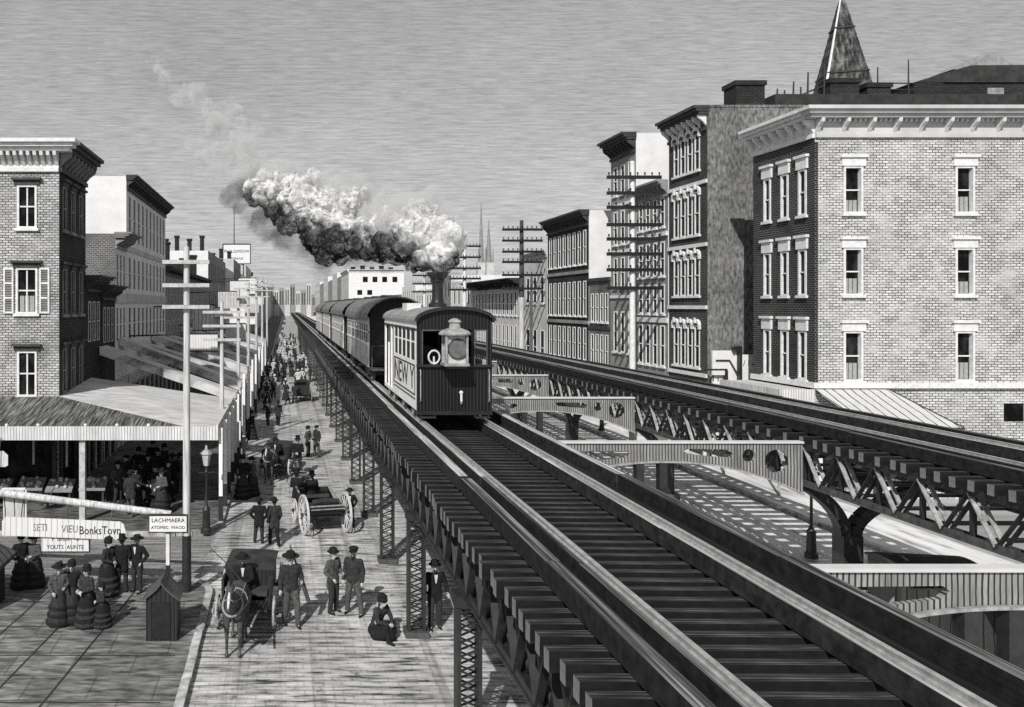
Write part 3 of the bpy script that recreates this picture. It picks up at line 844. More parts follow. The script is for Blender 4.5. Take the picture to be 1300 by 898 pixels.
# ------------------------------------------------------------------ smoke
def smoke():
    rs = random.Random(3)
    # (photo x, photo y, radius px, depth)  the trail bends back over the train and rises
    main = [(556, 347, 11, 26), (560, 332, 19, 26.2), (562, 312, 26, 26.6), (548, 300, 33, 27), (528, 290, 36, 27.6), (505, 298, 35, 28.3), (484, 300, 31, 29),
            (520, 318, 22, 27.2), (540, 328, 19, 26.8), (573, 300, 16, 26.4), (500, 318, 20, 28),
            (462, 300, 30, 29.8), (440, 298, 31, 30.5), (418, 300, 32, 31.3), (405, 292, 30, 32), (425, 268, 32, 31.3), (445, 256, 20, 30.5), (400, 262, 30, 32.2), (380, 250, 27, 33),
            (372, 275, 26, 33.2), (350, 255, 25, 34.2), (330, 243, 20, 35.2), (392, 236, 15, 33), (360, 228, 14, 34), (334, 226, 11, 35),
            (410, 318, 18, 31.6), (428, 322, 14, 31.3), (448, 314, 14, 30.6), (470, 320, 12, 29.8)]
    dark_haze = [(380, 292, 34, 33), (350, 280, 30, 34), (325, 262, 26, 35.3), (303, 248, 22, 37), (405, 312, 30, 31.6), (440, 314, 24, 30.5), (470, 316, 22, 29.6), (500, 326, 20, 28), (530, 336, 18, 27.2), (556, 344, 15, 26)]
    pale_haze = [(310, 222, 24, 36.5), (296, 236, 20, 37.5), (280, 218, 18, 39), (266, 200, 16, 40), (250, 182, 14, 41.5), (330, 205, 12, 36.5), (318, 184, 13, 37.5), (326, 171, 10, 37), (306, 160, 11, 39), (288, 146, 12, 40), (268, 134, 11, 41), (290, 196, 14, 39),
             (250, 122, 11, 42), (236, 116, 9, 43), (214, 104, 10, 44), (208, 90, 8, 45), (196, 79, 7, 46), (180, 72, 6, 47), (222, 128, 9, 44),
             (300, 172, 14, 38), (278, 150, 12, 40.5), (298, 138, 9, 40), (262, 128, 10, 41.5), (228, 110, 9, 43.5), (203, 84, 7, 45.5), (188, 76, 6, 46.5), (314, 196, 14, 37), (345, 225, 20, 35), (420, 232, 18, 32), (456, 246, 18, 30.3), (490, 262, 22, 28.6), (546, 262, 24, 27), (572, 280, 20, 26.4), (370, 228, 20, 34), (400, 238, 20, 33), (440, 250, 24, 31), (470, 268, 20, 29.5), (530, 266, 34, 27.6), (562, 288, 26, 26.6), (576, 306, 17, 26.3), (500, 276, 26, 28.2)]
    def fuse(bl, k, voxel, grow=0.86):
        mb = MB()
        for (px, py, r, Y) in bl:
            c = at(px, py, Y); R = r*Y/FPX
            mb.sphere(c, R*grow, 12, 8)
            for i in range(k):
                z = rs.uniform(-1, 1); a = rs.uniform(0, 2*math.pi); q = math.sqrt(1-z*z)
                rr = R*rs.uniform(0.25, 0.45)
                mb.sphere((c[0]+R*0.72*q*math.cos(a), c[1]+R*0.72*q*math.sin(a), c[2]+R*0.72*z), rr, 10, 6)
        ob = bpy.data.objects.new('tmp', mb.mesh('tmp')); COL.objects.link(ob)
        m = ob.modifiers.new('r', 'REMESH'); m.mode = 'VOXEL'; m.voxel_size = voxel
        m = ob.modifiers.new('s', 'SMOOTH'); m.iterations = 2
        bpy.context.view_layer.update()
        me = bpy.data.meshes.new_from_object(ob.evaluated_get(bpy.context.evaluated_depsgraph_get()))
        bpy.data.objects.remove(ob)
        return me
    me = fuse(main, 9, 0.075, 0.80)
    ns = [v.normal.copy() for v in me.vertices]
    for v, nn in zip(me.vertices, ns):
        p = v.co; d = 0
        for f, g in ((1.3, 1.0), (2.8, 0.55), (6.0, 0.32)): d += g*abs(noise.noise(p*f + Vector((1.0, 0, 0))))
        v.co = p + nn*0.30*(d*1.6-0.45)
    me.update()
    # darker below the spine of the plume, whiter above it
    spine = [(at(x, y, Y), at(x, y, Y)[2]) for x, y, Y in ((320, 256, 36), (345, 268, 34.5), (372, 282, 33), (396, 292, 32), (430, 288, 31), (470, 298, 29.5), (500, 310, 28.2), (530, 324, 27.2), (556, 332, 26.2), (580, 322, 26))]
    at_ = me.attributes.new('smoke_dark', 'FLOAT', 'POINT'); vals = []
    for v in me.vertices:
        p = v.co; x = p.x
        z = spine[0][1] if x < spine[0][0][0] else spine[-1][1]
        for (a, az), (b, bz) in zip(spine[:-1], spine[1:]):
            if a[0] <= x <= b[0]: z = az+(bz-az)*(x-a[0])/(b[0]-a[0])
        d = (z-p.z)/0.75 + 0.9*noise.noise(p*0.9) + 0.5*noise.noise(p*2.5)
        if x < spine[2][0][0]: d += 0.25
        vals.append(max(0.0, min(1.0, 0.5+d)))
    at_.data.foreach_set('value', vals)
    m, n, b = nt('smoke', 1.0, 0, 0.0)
    a = n.nodes.new('ShaderNodeAttribute'); a.attribute_name = 'smoke_dark'
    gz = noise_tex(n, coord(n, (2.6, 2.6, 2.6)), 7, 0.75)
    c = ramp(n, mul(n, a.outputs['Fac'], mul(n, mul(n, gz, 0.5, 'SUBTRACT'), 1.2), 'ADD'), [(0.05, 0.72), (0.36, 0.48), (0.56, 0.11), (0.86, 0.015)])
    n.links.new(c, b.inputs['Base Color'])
    g2 = noise_tex(n, coord(n, (3.2, 3.2, 3.2)), 8, 0.75)
    n.links.new(ramp(n, g2, [(0.36, 0.0), (0.60, 0.93)]), b.inputs['Alpha'])
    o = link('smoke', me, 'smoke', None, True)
    tag(o, 'billowing engine smoke, white above and black beneath, trailing from the chimney', 'smoke', kind='stuff')
    # thin drifting margins: real volumes of haze
    def haze(name, bl, col, dens, absorb, sc, lo, hi, label):
        me = fuse(bl, 12, 0.14, 1.08)
        for v, nn in zip(me.vertices, [v.normal.copy() for v in me.vertices]):
            p = v.co; v.co = p + nn*(0.55*noise.noise(p*0.9+Vector((sc, 0, 0)))+0.4*noise.noise(p*2.1)+0.2*noise.noise(p*5))
        me.update()
        m = bpy.data.materials.new(name); m.use_nodes = True; n = m.node_tree; MATS[name] = m
        n.nodes.remove(n.nodes['Principled BSDF'])
        pv = n.nodes.new('ShaderNodeVolumePrincipled')
        pv.inputs['Color'].default_value = (col, col, col, 1)
        pv.inputs['Anisotropy'].default_value = 0.1
        pv.inputs['Absorption Color'].default_value = (absorb,)*3+(1,)
        g = noise_tex(n, coord(n, (sc,)*3), 6, 0.7)
        r = ramp(n, g, [(lo, 0.0), (hi, 1.0)])
        n.links.new(mul(n, r, dens), pv.inputs['Density'])
        n.links.new(pv.outputs[0], n.nodes['Material Output'].inputs['Volume'])
        m.cycles.volume_sampling = 'MULTIPLE_IMPORTANCE' if hasattr(m, 'cycles') and hasattr(m.cycles, 'volume_sampling') else m.cycles.volume_sampling
        try: m.cycles.volume_step_rate = 1.0
        except Exception: pass
        o = link(name, me, name, None, True)
        tag(o, label, 'smoke', kind='stuff')
    haze('dark_smoke_haze', dark_haze, 0.12, 1.7, 0.02, 0.9, 0.42, 0.72, 'dark haze spreading under and behind the billowing smoke')
    haze('steam_haze', pale_haze, 0.98, 3.0, 0.95, 1.1, 0.43, 0.68, 'thin pale wisps of steam drifting off high above the street')
smoke()
# ------------------------------------------------------------------ buildings
def fmap(face, c):
    if face == 'S': return lambda u, v, d: (u, c+d, v)      # looks towards the viewer
    if face == 'E': return lambda u, v, d: (c-d, u, v)      # left side of the street
    return lambda u, v, d: (c+d, u, v)                      # 'W', right side of the street

def fbox(mb, m, u0, u1, v0, v1, d0, d1):
    mb.add([m(u0,v0,d0), m(u1,v0,d0), m(u1,v1,d0), m(u0,v1,d0), m(u0,v0,d1), m(u1,v0,d1), m(u1,v1,d1), m(u0,v1,d1)],
           [(0,1,2,3),(7,6,5,4),(0,4,5,1),(1,5,6,2),(2,6,7,3),(3,7,4,0)])

def wall_holes(mb, m, u0, u1, v0, v1, ops, depth=0.22):
    us = sorted({u0, u1} | {min(max(x, u0), u1) for o in ops for x in o[:2]})
    vs = sorted({v0, v1} | {min(max(x, v0), v1) for o in ops for x in o[2:4]})
    for a, b in zip(us[:-1], us[1:]):
        for c, d in zip(vs[:-1], vs[1:]):
            cu, cv = (a+b)/2, (c+d)/2
            if any(o[0] < cu < o[1] and o[2] < cv < o[3] for o in ops): continue
            mb.add([m(a,c,0), m(b,c,0), m(b,d,0), m(a,d,0)], [(0,1,2,3)])
    for o in ops:
        a, b, c, d = o[:4]
        mb.add([m(a,c,0), m(b,c,0), m(b,d,0), m(a,d,0), m(a,c,depth), m(b,c,depth), m(b,d,depth), m(a,d,depth)],
               [(0,4,5,1),(1,5,6,2),(2,6,7,3),(3,7,4,0)])

def rows(u0, u1, n, rws, w):
    out = []
    for (v0, v1) in rws:
        for i in range(n):
            c = u0+(u1-u0)*(i+0.5)/n
            out.append((c-w/2, c+w/2, v0, v1))
    return out

def window(parent, org, m, o, st):
    a, b, c, d = o[:4]
    fw = st.get('fw', 0.08); tm = st.get('trim', 'trim_white'); dp = st.get('deep', 0.0)
    if st.get('simple'):
        p = MB(org); fbox(p, m, a, b, c, d, 0.06, 0.09)
        return p.build('window', 'window_glass', parent)
    f = MB(org); pr = st.get('proud', 0.04); bk = 0.10+dp
    fbox(f, m, a, a+fw, c, d, -pr, bk); fbox(f, m, b-fw, b, c, d, -pr, bk)
    fbox(f, m, a+fw, b-fw, d-fw, d, -pr+0.002, bk-0.002); fbox(f, m, a+fw, b-fw, c, c+fw*0.8, -pr+0.002, bk-0.002)
    mid = (c+d)/2
    fbox(f, m, a+fw, b-fw, mid-0.03, mid+0.03, dp+0.01, dp+0.065)
    if st.get('mull'): fbox(f, m, (a+b)/2-0.03, (a+b)/2+0.03, c+fw*0.8, mid-0.031, dp+0.015, dp+0.065); fbox(f, m, (a+b)/2-0.03, (a+b)/2+0.03, mid+0.031, d-fw, dp+0.015, dp+0.065)
    w = f.build('window', tm, parent)
    p = MB(org); fbox(p, m, a+fw*0.5, b-fw*0.5, c+0.01, d-0.01, dp+0.07, dp+0.085); p.build('pane', 'window_glass', w)
    if st.get('blind'):
        h = st['blind'] if not isinstance(st['blind'], tuple) else RN.uniform(*st['blind'])
        bl = MB(org); k = 3; ww = (b-a-2*fw-0.1)/k
        for i in range(k):
            fbox(bl, m, a+fw+0.05+i*ww+0.015, a+fw+0.05+(i+1)*ww-0.015, c+fw, c+fw+(d-c)*h, dp+0.045, dp+0.06)
        bl.build('curtain', 'blind', w)
    lt = st.get('lintel')
    if lt == 'block':
        l = MB(org); e = st.get('ext', 0.1); lh = st.get('lh', 0.38)
        fbox(l, m, a-e, b+e, d+0.003, d+lh, -0.09, 0.0); fbox(l, m, a-e-0.06, b+e+0.06, d+lh+0.002, d+lh+0.12, -0.17, 0.0)
        l.build('lintel', tm, w)
    elif lt == 'cap':
        l = MB(org); e = 0.12
        fbox(l, m, a-e, b+e, d+0.003, d+0.2, -0.08, 0.0); fbox(l, m, a-e-0.08, b+e+0.08, d+0.202, d+0.3, -0.2, 0.0)
        l.build('lintel', st.get('ltrim', 'dark_trim'), w)
    elif lt == 'hood':
        l = MB(org); cu = (a+b)/2; r = (b-a)/2+0.1
        pts = [(cu-r, d-0.25), (cu-r*0.78, d-0.25), (cu-r*0.75, d+0.02)]
        out = [(cu+r*math.cos(math.radians(t)), d+0.0+0.34*math.sin(math.radians(t))) for t in range(0, 181, 20)]
        inn = [(cu+r*0.7*math.cos(math.radians(t)), d-0.02+0.17*math.sin(math.radians(t))) for t in range(180, -1, -20)]
        l.prism(out+inn, m, -0.14, 0.0)
        fbox(l, m, cu-0.07, cu+0.07, d+0.12, d+0.42, -0.2, -0.142)
        fbox(l, m, a-0.1, a+0.04, d-0.22, d-0.01, -0.13, 0.0); fbox(l, m, b-0.04, b+0.1, d-0.22, d-0.01, -0.13, 0.0)
        l.build('lintel', tm, w)
    if st.get('sill', True):
        s = MB(org); fbox(s, m, a-0.09, b+0.09, c-0.12, c-0.003, -0.12, 0.0); s.build('sill', st.get('strim', tm), w)
    if st.get('shutter'):
        for s0, s1 in ((a-0.52, a-0.09), (b+0.09, b+0.52)):
            s = MB(org)
            fbox(s, m, s0, s0+0.07, c, d, -0.07, -0.01); fbox(s, m, s1-0.07, s1, c, d, -0.07, -0.01)
            for q in (0, 0.32, 0.64, 0.955): fbox(s, m, s0+0.07, s1-0.07, c+(d-c)*q, c+(d-c)*q+0.08, -0.068, -0.012)
            sh = s.build('shutter', 'trim_white', w)
            lv = MB(org); k = int((d-c)/0.1)
            for i in range(k): fbox(lv, m, s0+0.07, s1-0.07, c+(d-c)*i/k+0.02, c+(d-c)*i/k+0.08, -0.04, -0.02)
            lv.build('louvre', 'mid_wall', sh)
    return w

def cornice(parent, org, m, u0, u1, z, h=0.9, out=0.6, mat='trim_white', bmat=None, step=0.7, e0=0.0, e1=0.0, dent=True, nm='cornice', nm2=False):
    """moulded eaves: flat frieze, brackets, projecting crown; z is its top"""
    c = MB(org); sep = nm2
    fbox(c, m, u0, u1, z-h, z-h*0.86, -0.12, 0.0)
    fbox(c, m, u0, u1, z-h*0.86+0.002, z-h*0.36, -0.05, 0.0)
    for k, (za, zb, ex) in enumerate(((0.36, 0.24, 0.62), (0.239, 0.12, 0.82), (0.119, 0.0, 1.0))):
        fbox(c, m, u0-e0*ex, u1+e1*ex, z-h*za, z-h*zb, -out*ex, 0.0)
    if sep: o = c.build(nm, mat, parent)
    b = MB(org) if sep else c; n = max(2, int((u1-u0)/step))
    for i in range(n+1):
        u = u0+0.08+(u1-u0-0.16)*i/n
        if sep: b = MB(org)
        b.prism([(-0.05, z-h*0.37), (-out*0.6, z-h*0.37), (-out*0.55, z-h*0.5), (-out*0.25, z-h*0.66), (-0.05, z-h*0.82)], lambda p, q, d: m(d, q, p), u-0.07, u+0.07)
        if sep: b.build('bracket', bmat or mat, o)
    if dent:
        k = int((u1-u0)/0.22)
        if sep: b = MB(org)
        for i in range(k): fbox(b, m, u0+0.22*i+0.04, u0+0.22*i+0.14, z-h*0.46, z-h*0.372, -0.2, -0.052)
        if sep: b.build('dentil_band', bmat or mat, o)
    if not sep: o = c.build(nm, mat, parent)
    return o

def building(name, label, x0, x1, y0, y1, z1, side, wall, side_ops=(), front_ops=(), st=None, fst=None, front_mat=None, cor=None, fcor=None, group=None, belts=(), belt_mat='trim_white', roof='roof_tar', cat='building', parapet=0.0, z0=-0.05):
    """side 'W' or 'E' is the street face at x0 (W) / x1 (E); S is the end wall towards the viewer"""
    t = thing(name, label, cat, ((x0+x1)/2, y0, 0), group=group)
    org = ((x0+x1)/2, y0, 0)
    cst = x0 if side == 'W' else x1
    ms = fmap(side, cst); mf = fmap('S', y0)
    b = MB(org); wall_holes(b, ms, y0, y1, z0, z1, list(side_ops))
    cb = x1 if side == 'W' else x0
    b.add([(cb,y0,z0),(cb,y1,z0),(cb,y1,z1),(cb,y0,z1)], [(0,1,2,3)]); b.add([(x0,y1,z0),(x1,y1,z0),(x1,y1,z1),(x0,y1,z1)], [(0,1,2,3)])
    b.build('wall', wall, t)
    f = MB(org); wall_holes(f, mf, x0, x1, z0, z1, list(front_ops)); f.build('end_wall', front_mat or wall, t)
    r = MB(org); r.box(x0+0.01, x1-0.01, y0+0.01, y1-0.01, z1-0.1, z1-0.003); r.build('roof', roof, t)
    if parapet:
        q = MB(org); q.box(x0, x1, y0-0.03, y0+0.28, z1+0.001, z1+parapet); q.build('parapet', front_mat or wall, t)
    for o in side_ops: window(t, org, ms, o, o[4] if len(o) > 4 else (st or {'simple': 1}))
    for o in front_ops: window(t, org, mf, o, o[4] if len(o) > 4 else (fst or st or {'simple': 1}))
    for (z, h, pj) in belts:
        q = MB(org); fbox(q, ms, y0, y1, z-h/2, z+h/2, -pj, 0.0); q.build('belt_course', belt_mat, t)
    if cor:
        cornice(t, org, ms, y0, y1, z1+0.08, **cor)
    if fcor: cornice(t, org, mf, x0, x1, z1+0.08, **fcor)
    return t

def shopfront(t, org, m, u0, u1, n, top=3.9, pil='trim_white', dark='window_glass'):
    s = MB(org)
    for i in range(n+1):
        u = u0+(u1-u0)*i/n
        fbox(s, m, max(u0, u-0.16), min(u1, u+0.16), 0.1, top, -0.12, -0.002)
    fbox(s, m, u0, u1, top+0.001, top+0.55, -0.16, -0.003)
    o = s.build('shopfront', pil, t)
    p = MB(org)
    for i in range(n):
        a = u0+(u1-u0)*i/n+0.2; b = u0+(u1-u0)*(i+1)/n-0.2
        fbox(p, m, a, b, 0.5, top-0.2, -0.03, -0.004)
    p.build('shop_window', dark, o)

XR = 23.0; XL = -9.7
# ---- right, corner building A: pale brick end wall, dark brick street wall
rA = [(12.40, 14.45), (8.85, 10.90), (5.12, 7.28)]
yA0, yA1 = 34.2, 38.7
fo = [(cx-0.42, cx+0.42, v0, v1) for (v0, v1) in rA for cx in (24.65, 29.50, 34.3)] + [(31.2, 32.1, 3.35, 4.15, {'simple': 1})]
so_ = [(cy-0.27, cy+0.27, v0, v1) for (v0, v1) in rA for cy in (35.0, 36.25, 37.55)]
fst = {'fw': 0.085, 'lintel': 'block', 'ext': 0.10, 'lh': 0.36, 'blind': (0.22, 0.42), 'proud': 0.05, 'deep': 0.10}
sst = {'fw': 0.09, 'lintel': 'block', 'ext': 0.10, 'lh': 0.5, 'proud': 0.05, 'deep': -0.02}
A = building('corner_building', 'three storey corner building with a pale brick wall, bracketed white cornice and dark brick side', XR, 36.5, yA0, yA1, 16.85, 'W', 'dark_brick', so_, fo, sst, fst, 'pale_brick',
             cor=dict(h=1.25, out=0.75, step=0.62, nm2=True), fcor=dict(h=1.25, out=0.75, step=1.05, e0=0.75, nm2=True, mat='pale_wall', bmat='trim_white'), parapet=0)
orgA = ((XR+36.5)/2, yA0, 0)
q = MB(orgA); fbox(q, fmap('S', yA0), XR-0.15, 36.5, 4.82, 5.05, -0.18, 0.0); fbox(q, fmap('W', XR), yA0+0.002, yA1, 4.82, 5.05, -0.15, 0.0); q.build('belt_course', 'trim_white', A)
q = MB(orgA); fbox(q, fmap('S', yA0), XR-0.03, XR+0.12, 5.06, 15.5, -0.03, -0.002); q.build('corner_strip', 'dark_brick', A)
shopfront(A, orgA, fmap('W', XR), yA0+0.1, yA1-0.1, 2, 3.9)
shopfront(A, orgA, fmap('S', yA0), XR+0.1, XR+3.2, 1, 3.3)
# striped canopy over the corner shop
cp = thing('shop_canopy', 'striped sloping canopy over the corner shop under the pale brick wall', 'canopy', (XR, yA0, 4.0))
mb = MB((XR, yA0, 4.0))
mb.add([(XR-0.1, yA0-0.05, 4.80), (XR+3.1, yA0-0.05, 4.80), (XR+3.9, yA0-3.0, 3.55), (XR+0.3, yA0-3.0, 3.55)], [(0,1,2,3)])
mb.add([(XR-0.1, yA0-0.05, 4.74), (XR+3.1, yA0-0.05, 4.74), (XR+3.9, yA0-3.0, 3.49), (XR+0.3, yA0-3.0, 3.49)], [(0,1,2,3)])
mb.build('awning_cloth', 'striped_cloth', cp)
mb = MB((XR, yA0, 4.0)); mb.beam((XR+3.1, yA0-0.05, 4.77), (XR+3.9, yA0-3.0, 3.52), 0.09, 0.09); mb.beam((XR+0.3, yA0-3.0, 3.52), (XR+3.9, yA0-3.0, 3.52), 0.08, 0.08)
mb.tube((XR+0.4, yA0-2.95, 0), (XR+0.4, yA0-2.95, 3.5), 0.06, 0.06, 8); mb.tube((XR+3.8, yA0-2.95, 0), (XR+3.8, yA0-2.95, 3.5), 0.06, 0.06, 8)
mb.build('canopy_frame', 'dark_trim', cp)
sc = thing('shop_canopy', 'pale boarded flat awning along the dark brick side of the corner building', 'canopy', (XR, yA0+2, 4.0))
mb = MB((XR, yA0+2, 4.0)); mb.box(XR-1.6, XR-0.16, yA0-0.2, yA1, 4.62, 4.74); mb.build('awning_board', 'pale_wood', sc)
mb = MB((XR, yA0+2, 4.0)); mb.box(XR-1.66, XR-1.6, yA0-0.2, yA1, 4.15, 4.78); mb.box(XR-1.599, XR-0.16, yA0-0.26, yA0-0.2, 4.15, 4.78); mb.build('fascia', 'fascia_board', sc)
mb = MB((XR, yA0+2, 4.0))
for yy in (yA0, yA1-0.2): mb.tube((XR-1.55, yy, 0), (XR-1.55, yy, 4.62), 0.06, 0.06, 8)
mb.build('awning_post', 'pale_post', sc)

# ---- B: tall dark building with hooded windows and a rough grey end wall
rB = [(15.95, 18.0), (12.35, 14.75), (8.95, 11.2), (4.95, 7.3)]
hs = {'fw': 0.09, 'lintel': 'hood', 'proud': 0.03, 'deep': -0.05}
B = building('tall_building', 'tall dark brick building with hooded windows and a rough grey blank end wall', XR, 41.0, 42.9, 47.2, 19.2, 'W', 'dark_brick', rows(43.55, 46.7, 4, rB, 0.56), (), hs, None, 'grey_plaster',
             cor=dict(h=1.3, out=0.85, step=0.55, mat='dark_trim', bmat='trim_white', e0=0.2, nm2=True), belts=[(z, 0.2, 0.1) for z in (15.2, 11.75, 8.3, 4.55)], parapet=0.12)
shopfront(B, ((XR+41)/2, 42.9, 0), fmap('W', XR), 43.0, 47.1, 2, 3.6)
mb = MB(((XR+41)/2, 42.9, 0)); mb.box(XR+4.0, 41, 43.4, 47, 19.2, 20.05); mb.build('roof_shed', 'roof_tar', B)
# rooftop
def chimney(x, y, w, d, z0, z1, label, n=2):
    t = thing('chimney', label, 'chimney', (x, y, z0))
    MB((x, y, z0)).box(x-w/2, x+w/2, y-d/2, y+d/2, z0, z1-0.25).build('stack', 'dark_wall', t)
    MB((x, y, z0)).box(x-w/2-0.08, x+w/2+0.08, y-d/2-0.08, y+d/2+0.08, z1-0.25, z1).build('cap', 'dark_wall', t)
    return t
chimney(25.75, 44.2, 1.6, 1.2, 19.15, 20.85, 'broad dark chimney on the tall dark building beside its front edge')
chimney(30.9, 44.0, 1.6, 1.0, 19.95, 20.95, 'dark chimney block in front of the pointed spire')
chimney(32.8, 44.0, 1.3, 1.0, 19.95, 20.7, 'small dark chimney block right of the pointed spire')
rl = thing('roof_railing', 'slanting rail on crooked posts on the roof left of the spire', 'railing', (28.5, 43.6, 19.2))
o_ = (28.5, 43.6, 19.2)
mb = MB(o_)
for x, z in ((27.2, 20.4), (27.6, 20.3), (28.1, 20.8), (28.5, 20.5), (28.9, 21.3), (29.4, 20.8), (29.8, 21.7)): mb.tube((x, 43.6, 19.2), (x+0.05, 43.6, z), 0.06, 0.04, 6)
mb.build('post', 'iron', rl)
mb = MB(o_); mb.beam((27.2, 43.6, 19.5), (29.9, 43.6, 20.6), 0.05, 0.08); mb.beam((28.6, 43.6, 19.3), (29.9, 43.6, 19.9), 0.05, 0.08); mb.build('rail', 'iron', rl)
rl = thing('roof_railing', 'level double rail with tall thin posts on the roof right of the spire', 'railing', (35, 43.6, 20))
o_ = (35, 43.6, 20)
mb = MB(o_)
for x, z in ((33.4, 21.6), (35.1, 22.0)): mb.tube((x-0.6, 43.6, 20), (x-0.6, 43.6, z), 0.05, 0.03, 6)
mb.build('post', 'iron', rl)
mb = MB(o_); mb.beam((32.6, 43.6, 20.35), (36.4, 43.6, 20.35), 0.05, 0.06); mb.beam((32.6, 43.6, 20.7), (36.4, 43.6, 20.7), 0.05, 0.06); mb.build('rail', 'iron', rl)
rs_ = thing('roof_house', 'dark rooftop house with a pale peaked skylight', 'roof house', (39, 45, 19.2))
o_ = (39, 45, 19.2)
MB(o_).box(35.3, 46, 44.2, 49, 19.2, 20.9).build('wall', 'dark_wall', rs_)
mb = MB(o_); mb.prism([(35.2, 20.9), (46, 20.9), (46, 21.9), (38.4, 21.85)], lambda u, v, d: (u, d, v), 44.1, 49); mb.build('roof', 'roof_tar', rs_)
mb = MB(o_); mb.prism([(37.6, 21.7), (39.2, 22.45), (39.6, 22.65), (40.2, 22.5), (41.2, 21.9)], lambda u, v, d: (u, d, v), 44.4, 46); mb.build('skylight', 'roof_grey', rs_)
mb = MB(o_); fbox(mb, fmap('S', 44.2), 39.4, 40.3, 20.05, 20.6, -0.04, 0.0); mb.build('window', 'roof_grey', rs_)
# spire
sp = thing('church_spire', 'dark pointed church spire with a pale corner edge rising behind the roofs', 'spire', (65, 90, 0))
o_ = (65, 90, 0); cx_, cy_ = 65.0, 92.0
def spr(z): return 2.75*(45.2-z)/10.9
mb = MB(o_); n_ = 4
for i in range(24):
    za = 18+i*1.08; zb = za+1.08
    k0 = len(mb.v)
    mb.lathe([(max(0.05, spr(za))*1.1+0.06, za), (max(0.03, spr(zb))*1.1, zb+0.02)], (0, 0, 0), n_)
    a0 = math.radians(208)
    for q_ in range(k0, len(mb.v)):
        x_, y_, z_ = mb.v[q_]; mb.v[q_] = (cx_+x_*math.cos(a0)-y_*math.sin(a0), cy_+x_*math.sin(a0)+y_*math.cos(a0), z_)
mb.build('roof', 'slate', sp)
mb = MB(o_)
for k in (4,):
    a = math.radians(208)
    mb.tube((cx_+(spr(20)*1.1+0.1)*math.cos(a), cy_+(spr(20)*1.1+0.1)*math.sin(a), 20), (cx_, cy_, 45.0), 0.22, 0.08, 6)
mb.build('ridge', 'trim_white', sp)
mb = MB(o_)
for zb_ in (35.2, 40.6):
    for q_ in range(4):
        a_, c_ = math.radians(208+90*q_), math.radians(298+90*q_); r_ = spr(zb_)*1.1+.12
        mb.beam((cx_+r_*math.cos(a_), cy_+r_*math.sin(a_), zb_), (cx_+r_*math.cos(c_), cy_+r_*math.sin(c_), zb_), .12, .16)
mb.build('spire_band', 'iron', sp)
mb = MB(o_); mb.box(58.6, 71.4, 85.6, 98.4, 0, 18); mb.build('tower', 'dark_wall', sp)

# ---- C2, C1, D, E, F ... down the right side
ws = {'fw': 0.09, 'proud': 0.025, 'deep': -0.05, 'trim': 'plaster'}
C2 = building('town_house', 'grey four storey house between the tall dark building and the white gabled one', XR, 36, 47.3, 51.6, 15.9, 'W', 'mid_wall', rows(47.5, 51.4, 4, [(13.2, 15.0), (10.2, 12.3), (7.9, 9.7)], 0.56) + rows(47.5, 51.4, 4, [(4.7, 7.2)], 0.6), (), ws, None, 'plaster',
              cor=dict(h=1.0, out=0.7, step=0.5, mat='mid_wall', bmat='trim_white'), belts=[(12.75, 0.25, 0.15), (7.5, 0.3, 0.1)])
C1 = building('town_house', 'narrow tall house with a bare white gable wall and dark jutting cornice', XR, 34, 51.65, 55.6, 19.7, 'W', 'mid_wall', rows(51.9, 55.4, 3, [(16.0, 18.0), (12.6, 14.9), (9.6, 11.7), (5.2, 8.0)], 0.62), (), ws, None, 'plaster',
              cor=dict(h=1.3, out=1.0, step=0.5, mat='dark_trim', e0=0.1), belts=[(15.3, 0.2, 0.1), (12.1, 0.2, 0.1), (9.0, 0.2, 0.1)])
D = building('town_house', 'low dark brick two storey house with a flat roof', XR, 34, 55.65, 59.6, 10.4, 'W', 'mid_brick', rows(55.9, 59.4, 4, [(7.2, 9.3), (3.9, 6.3)], 0.55), (), ws, None, 'mid_brick', belts=[(6.75, 0.2, 0.08), (10.3, 0.25, 0.15)], belt_mat='dark_trim')
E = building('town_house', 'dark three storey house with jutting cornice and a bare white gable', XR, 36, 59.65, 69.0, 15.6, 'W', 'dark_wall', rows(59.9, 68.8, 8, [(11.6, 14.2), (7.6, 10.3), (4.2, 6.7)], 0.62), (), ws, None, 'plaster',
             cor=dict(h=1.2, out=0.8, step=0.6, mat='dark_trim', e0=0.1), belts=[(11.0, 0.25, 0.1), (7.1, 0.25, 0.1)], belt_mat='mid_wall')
F1 = building('town_house', 'pale building with dark shop doors behind the second telegraph pole', XR, 36, 69.1, 76.0, 13.2, 'W', 'pale_wall', rows(69.4, 75.6, 3, [(8.6, 11.0)], 1.0) + rows(69.4, 75.6, 3, [(3.0, 6.2)], 1.1), (), ws, None, 'plaster', cor=dict(h=0.6, out=0.4, step=0.8, mat='pale_wall'))
chimney(27, 73, 3.2, 2.0, 13.1, 15.0, 'dark roof block on the pale building with shop doors')
F2 = building('market_hall', 'long low pale hall with rows of narrow bays and a dark overhanging roof', XR, 40, 76.1, 97.0, 11.0, 'W', 'pale_wall', rows(76.4, 96.7, 14, [(7.4, 9.8), (3.0, 6.4)], 0.75), (), ws, None, 'plaster', cor=dict(h=0.9, out=1.6, step=0.9, mat='roof_tar', bmat='pale_wall'))
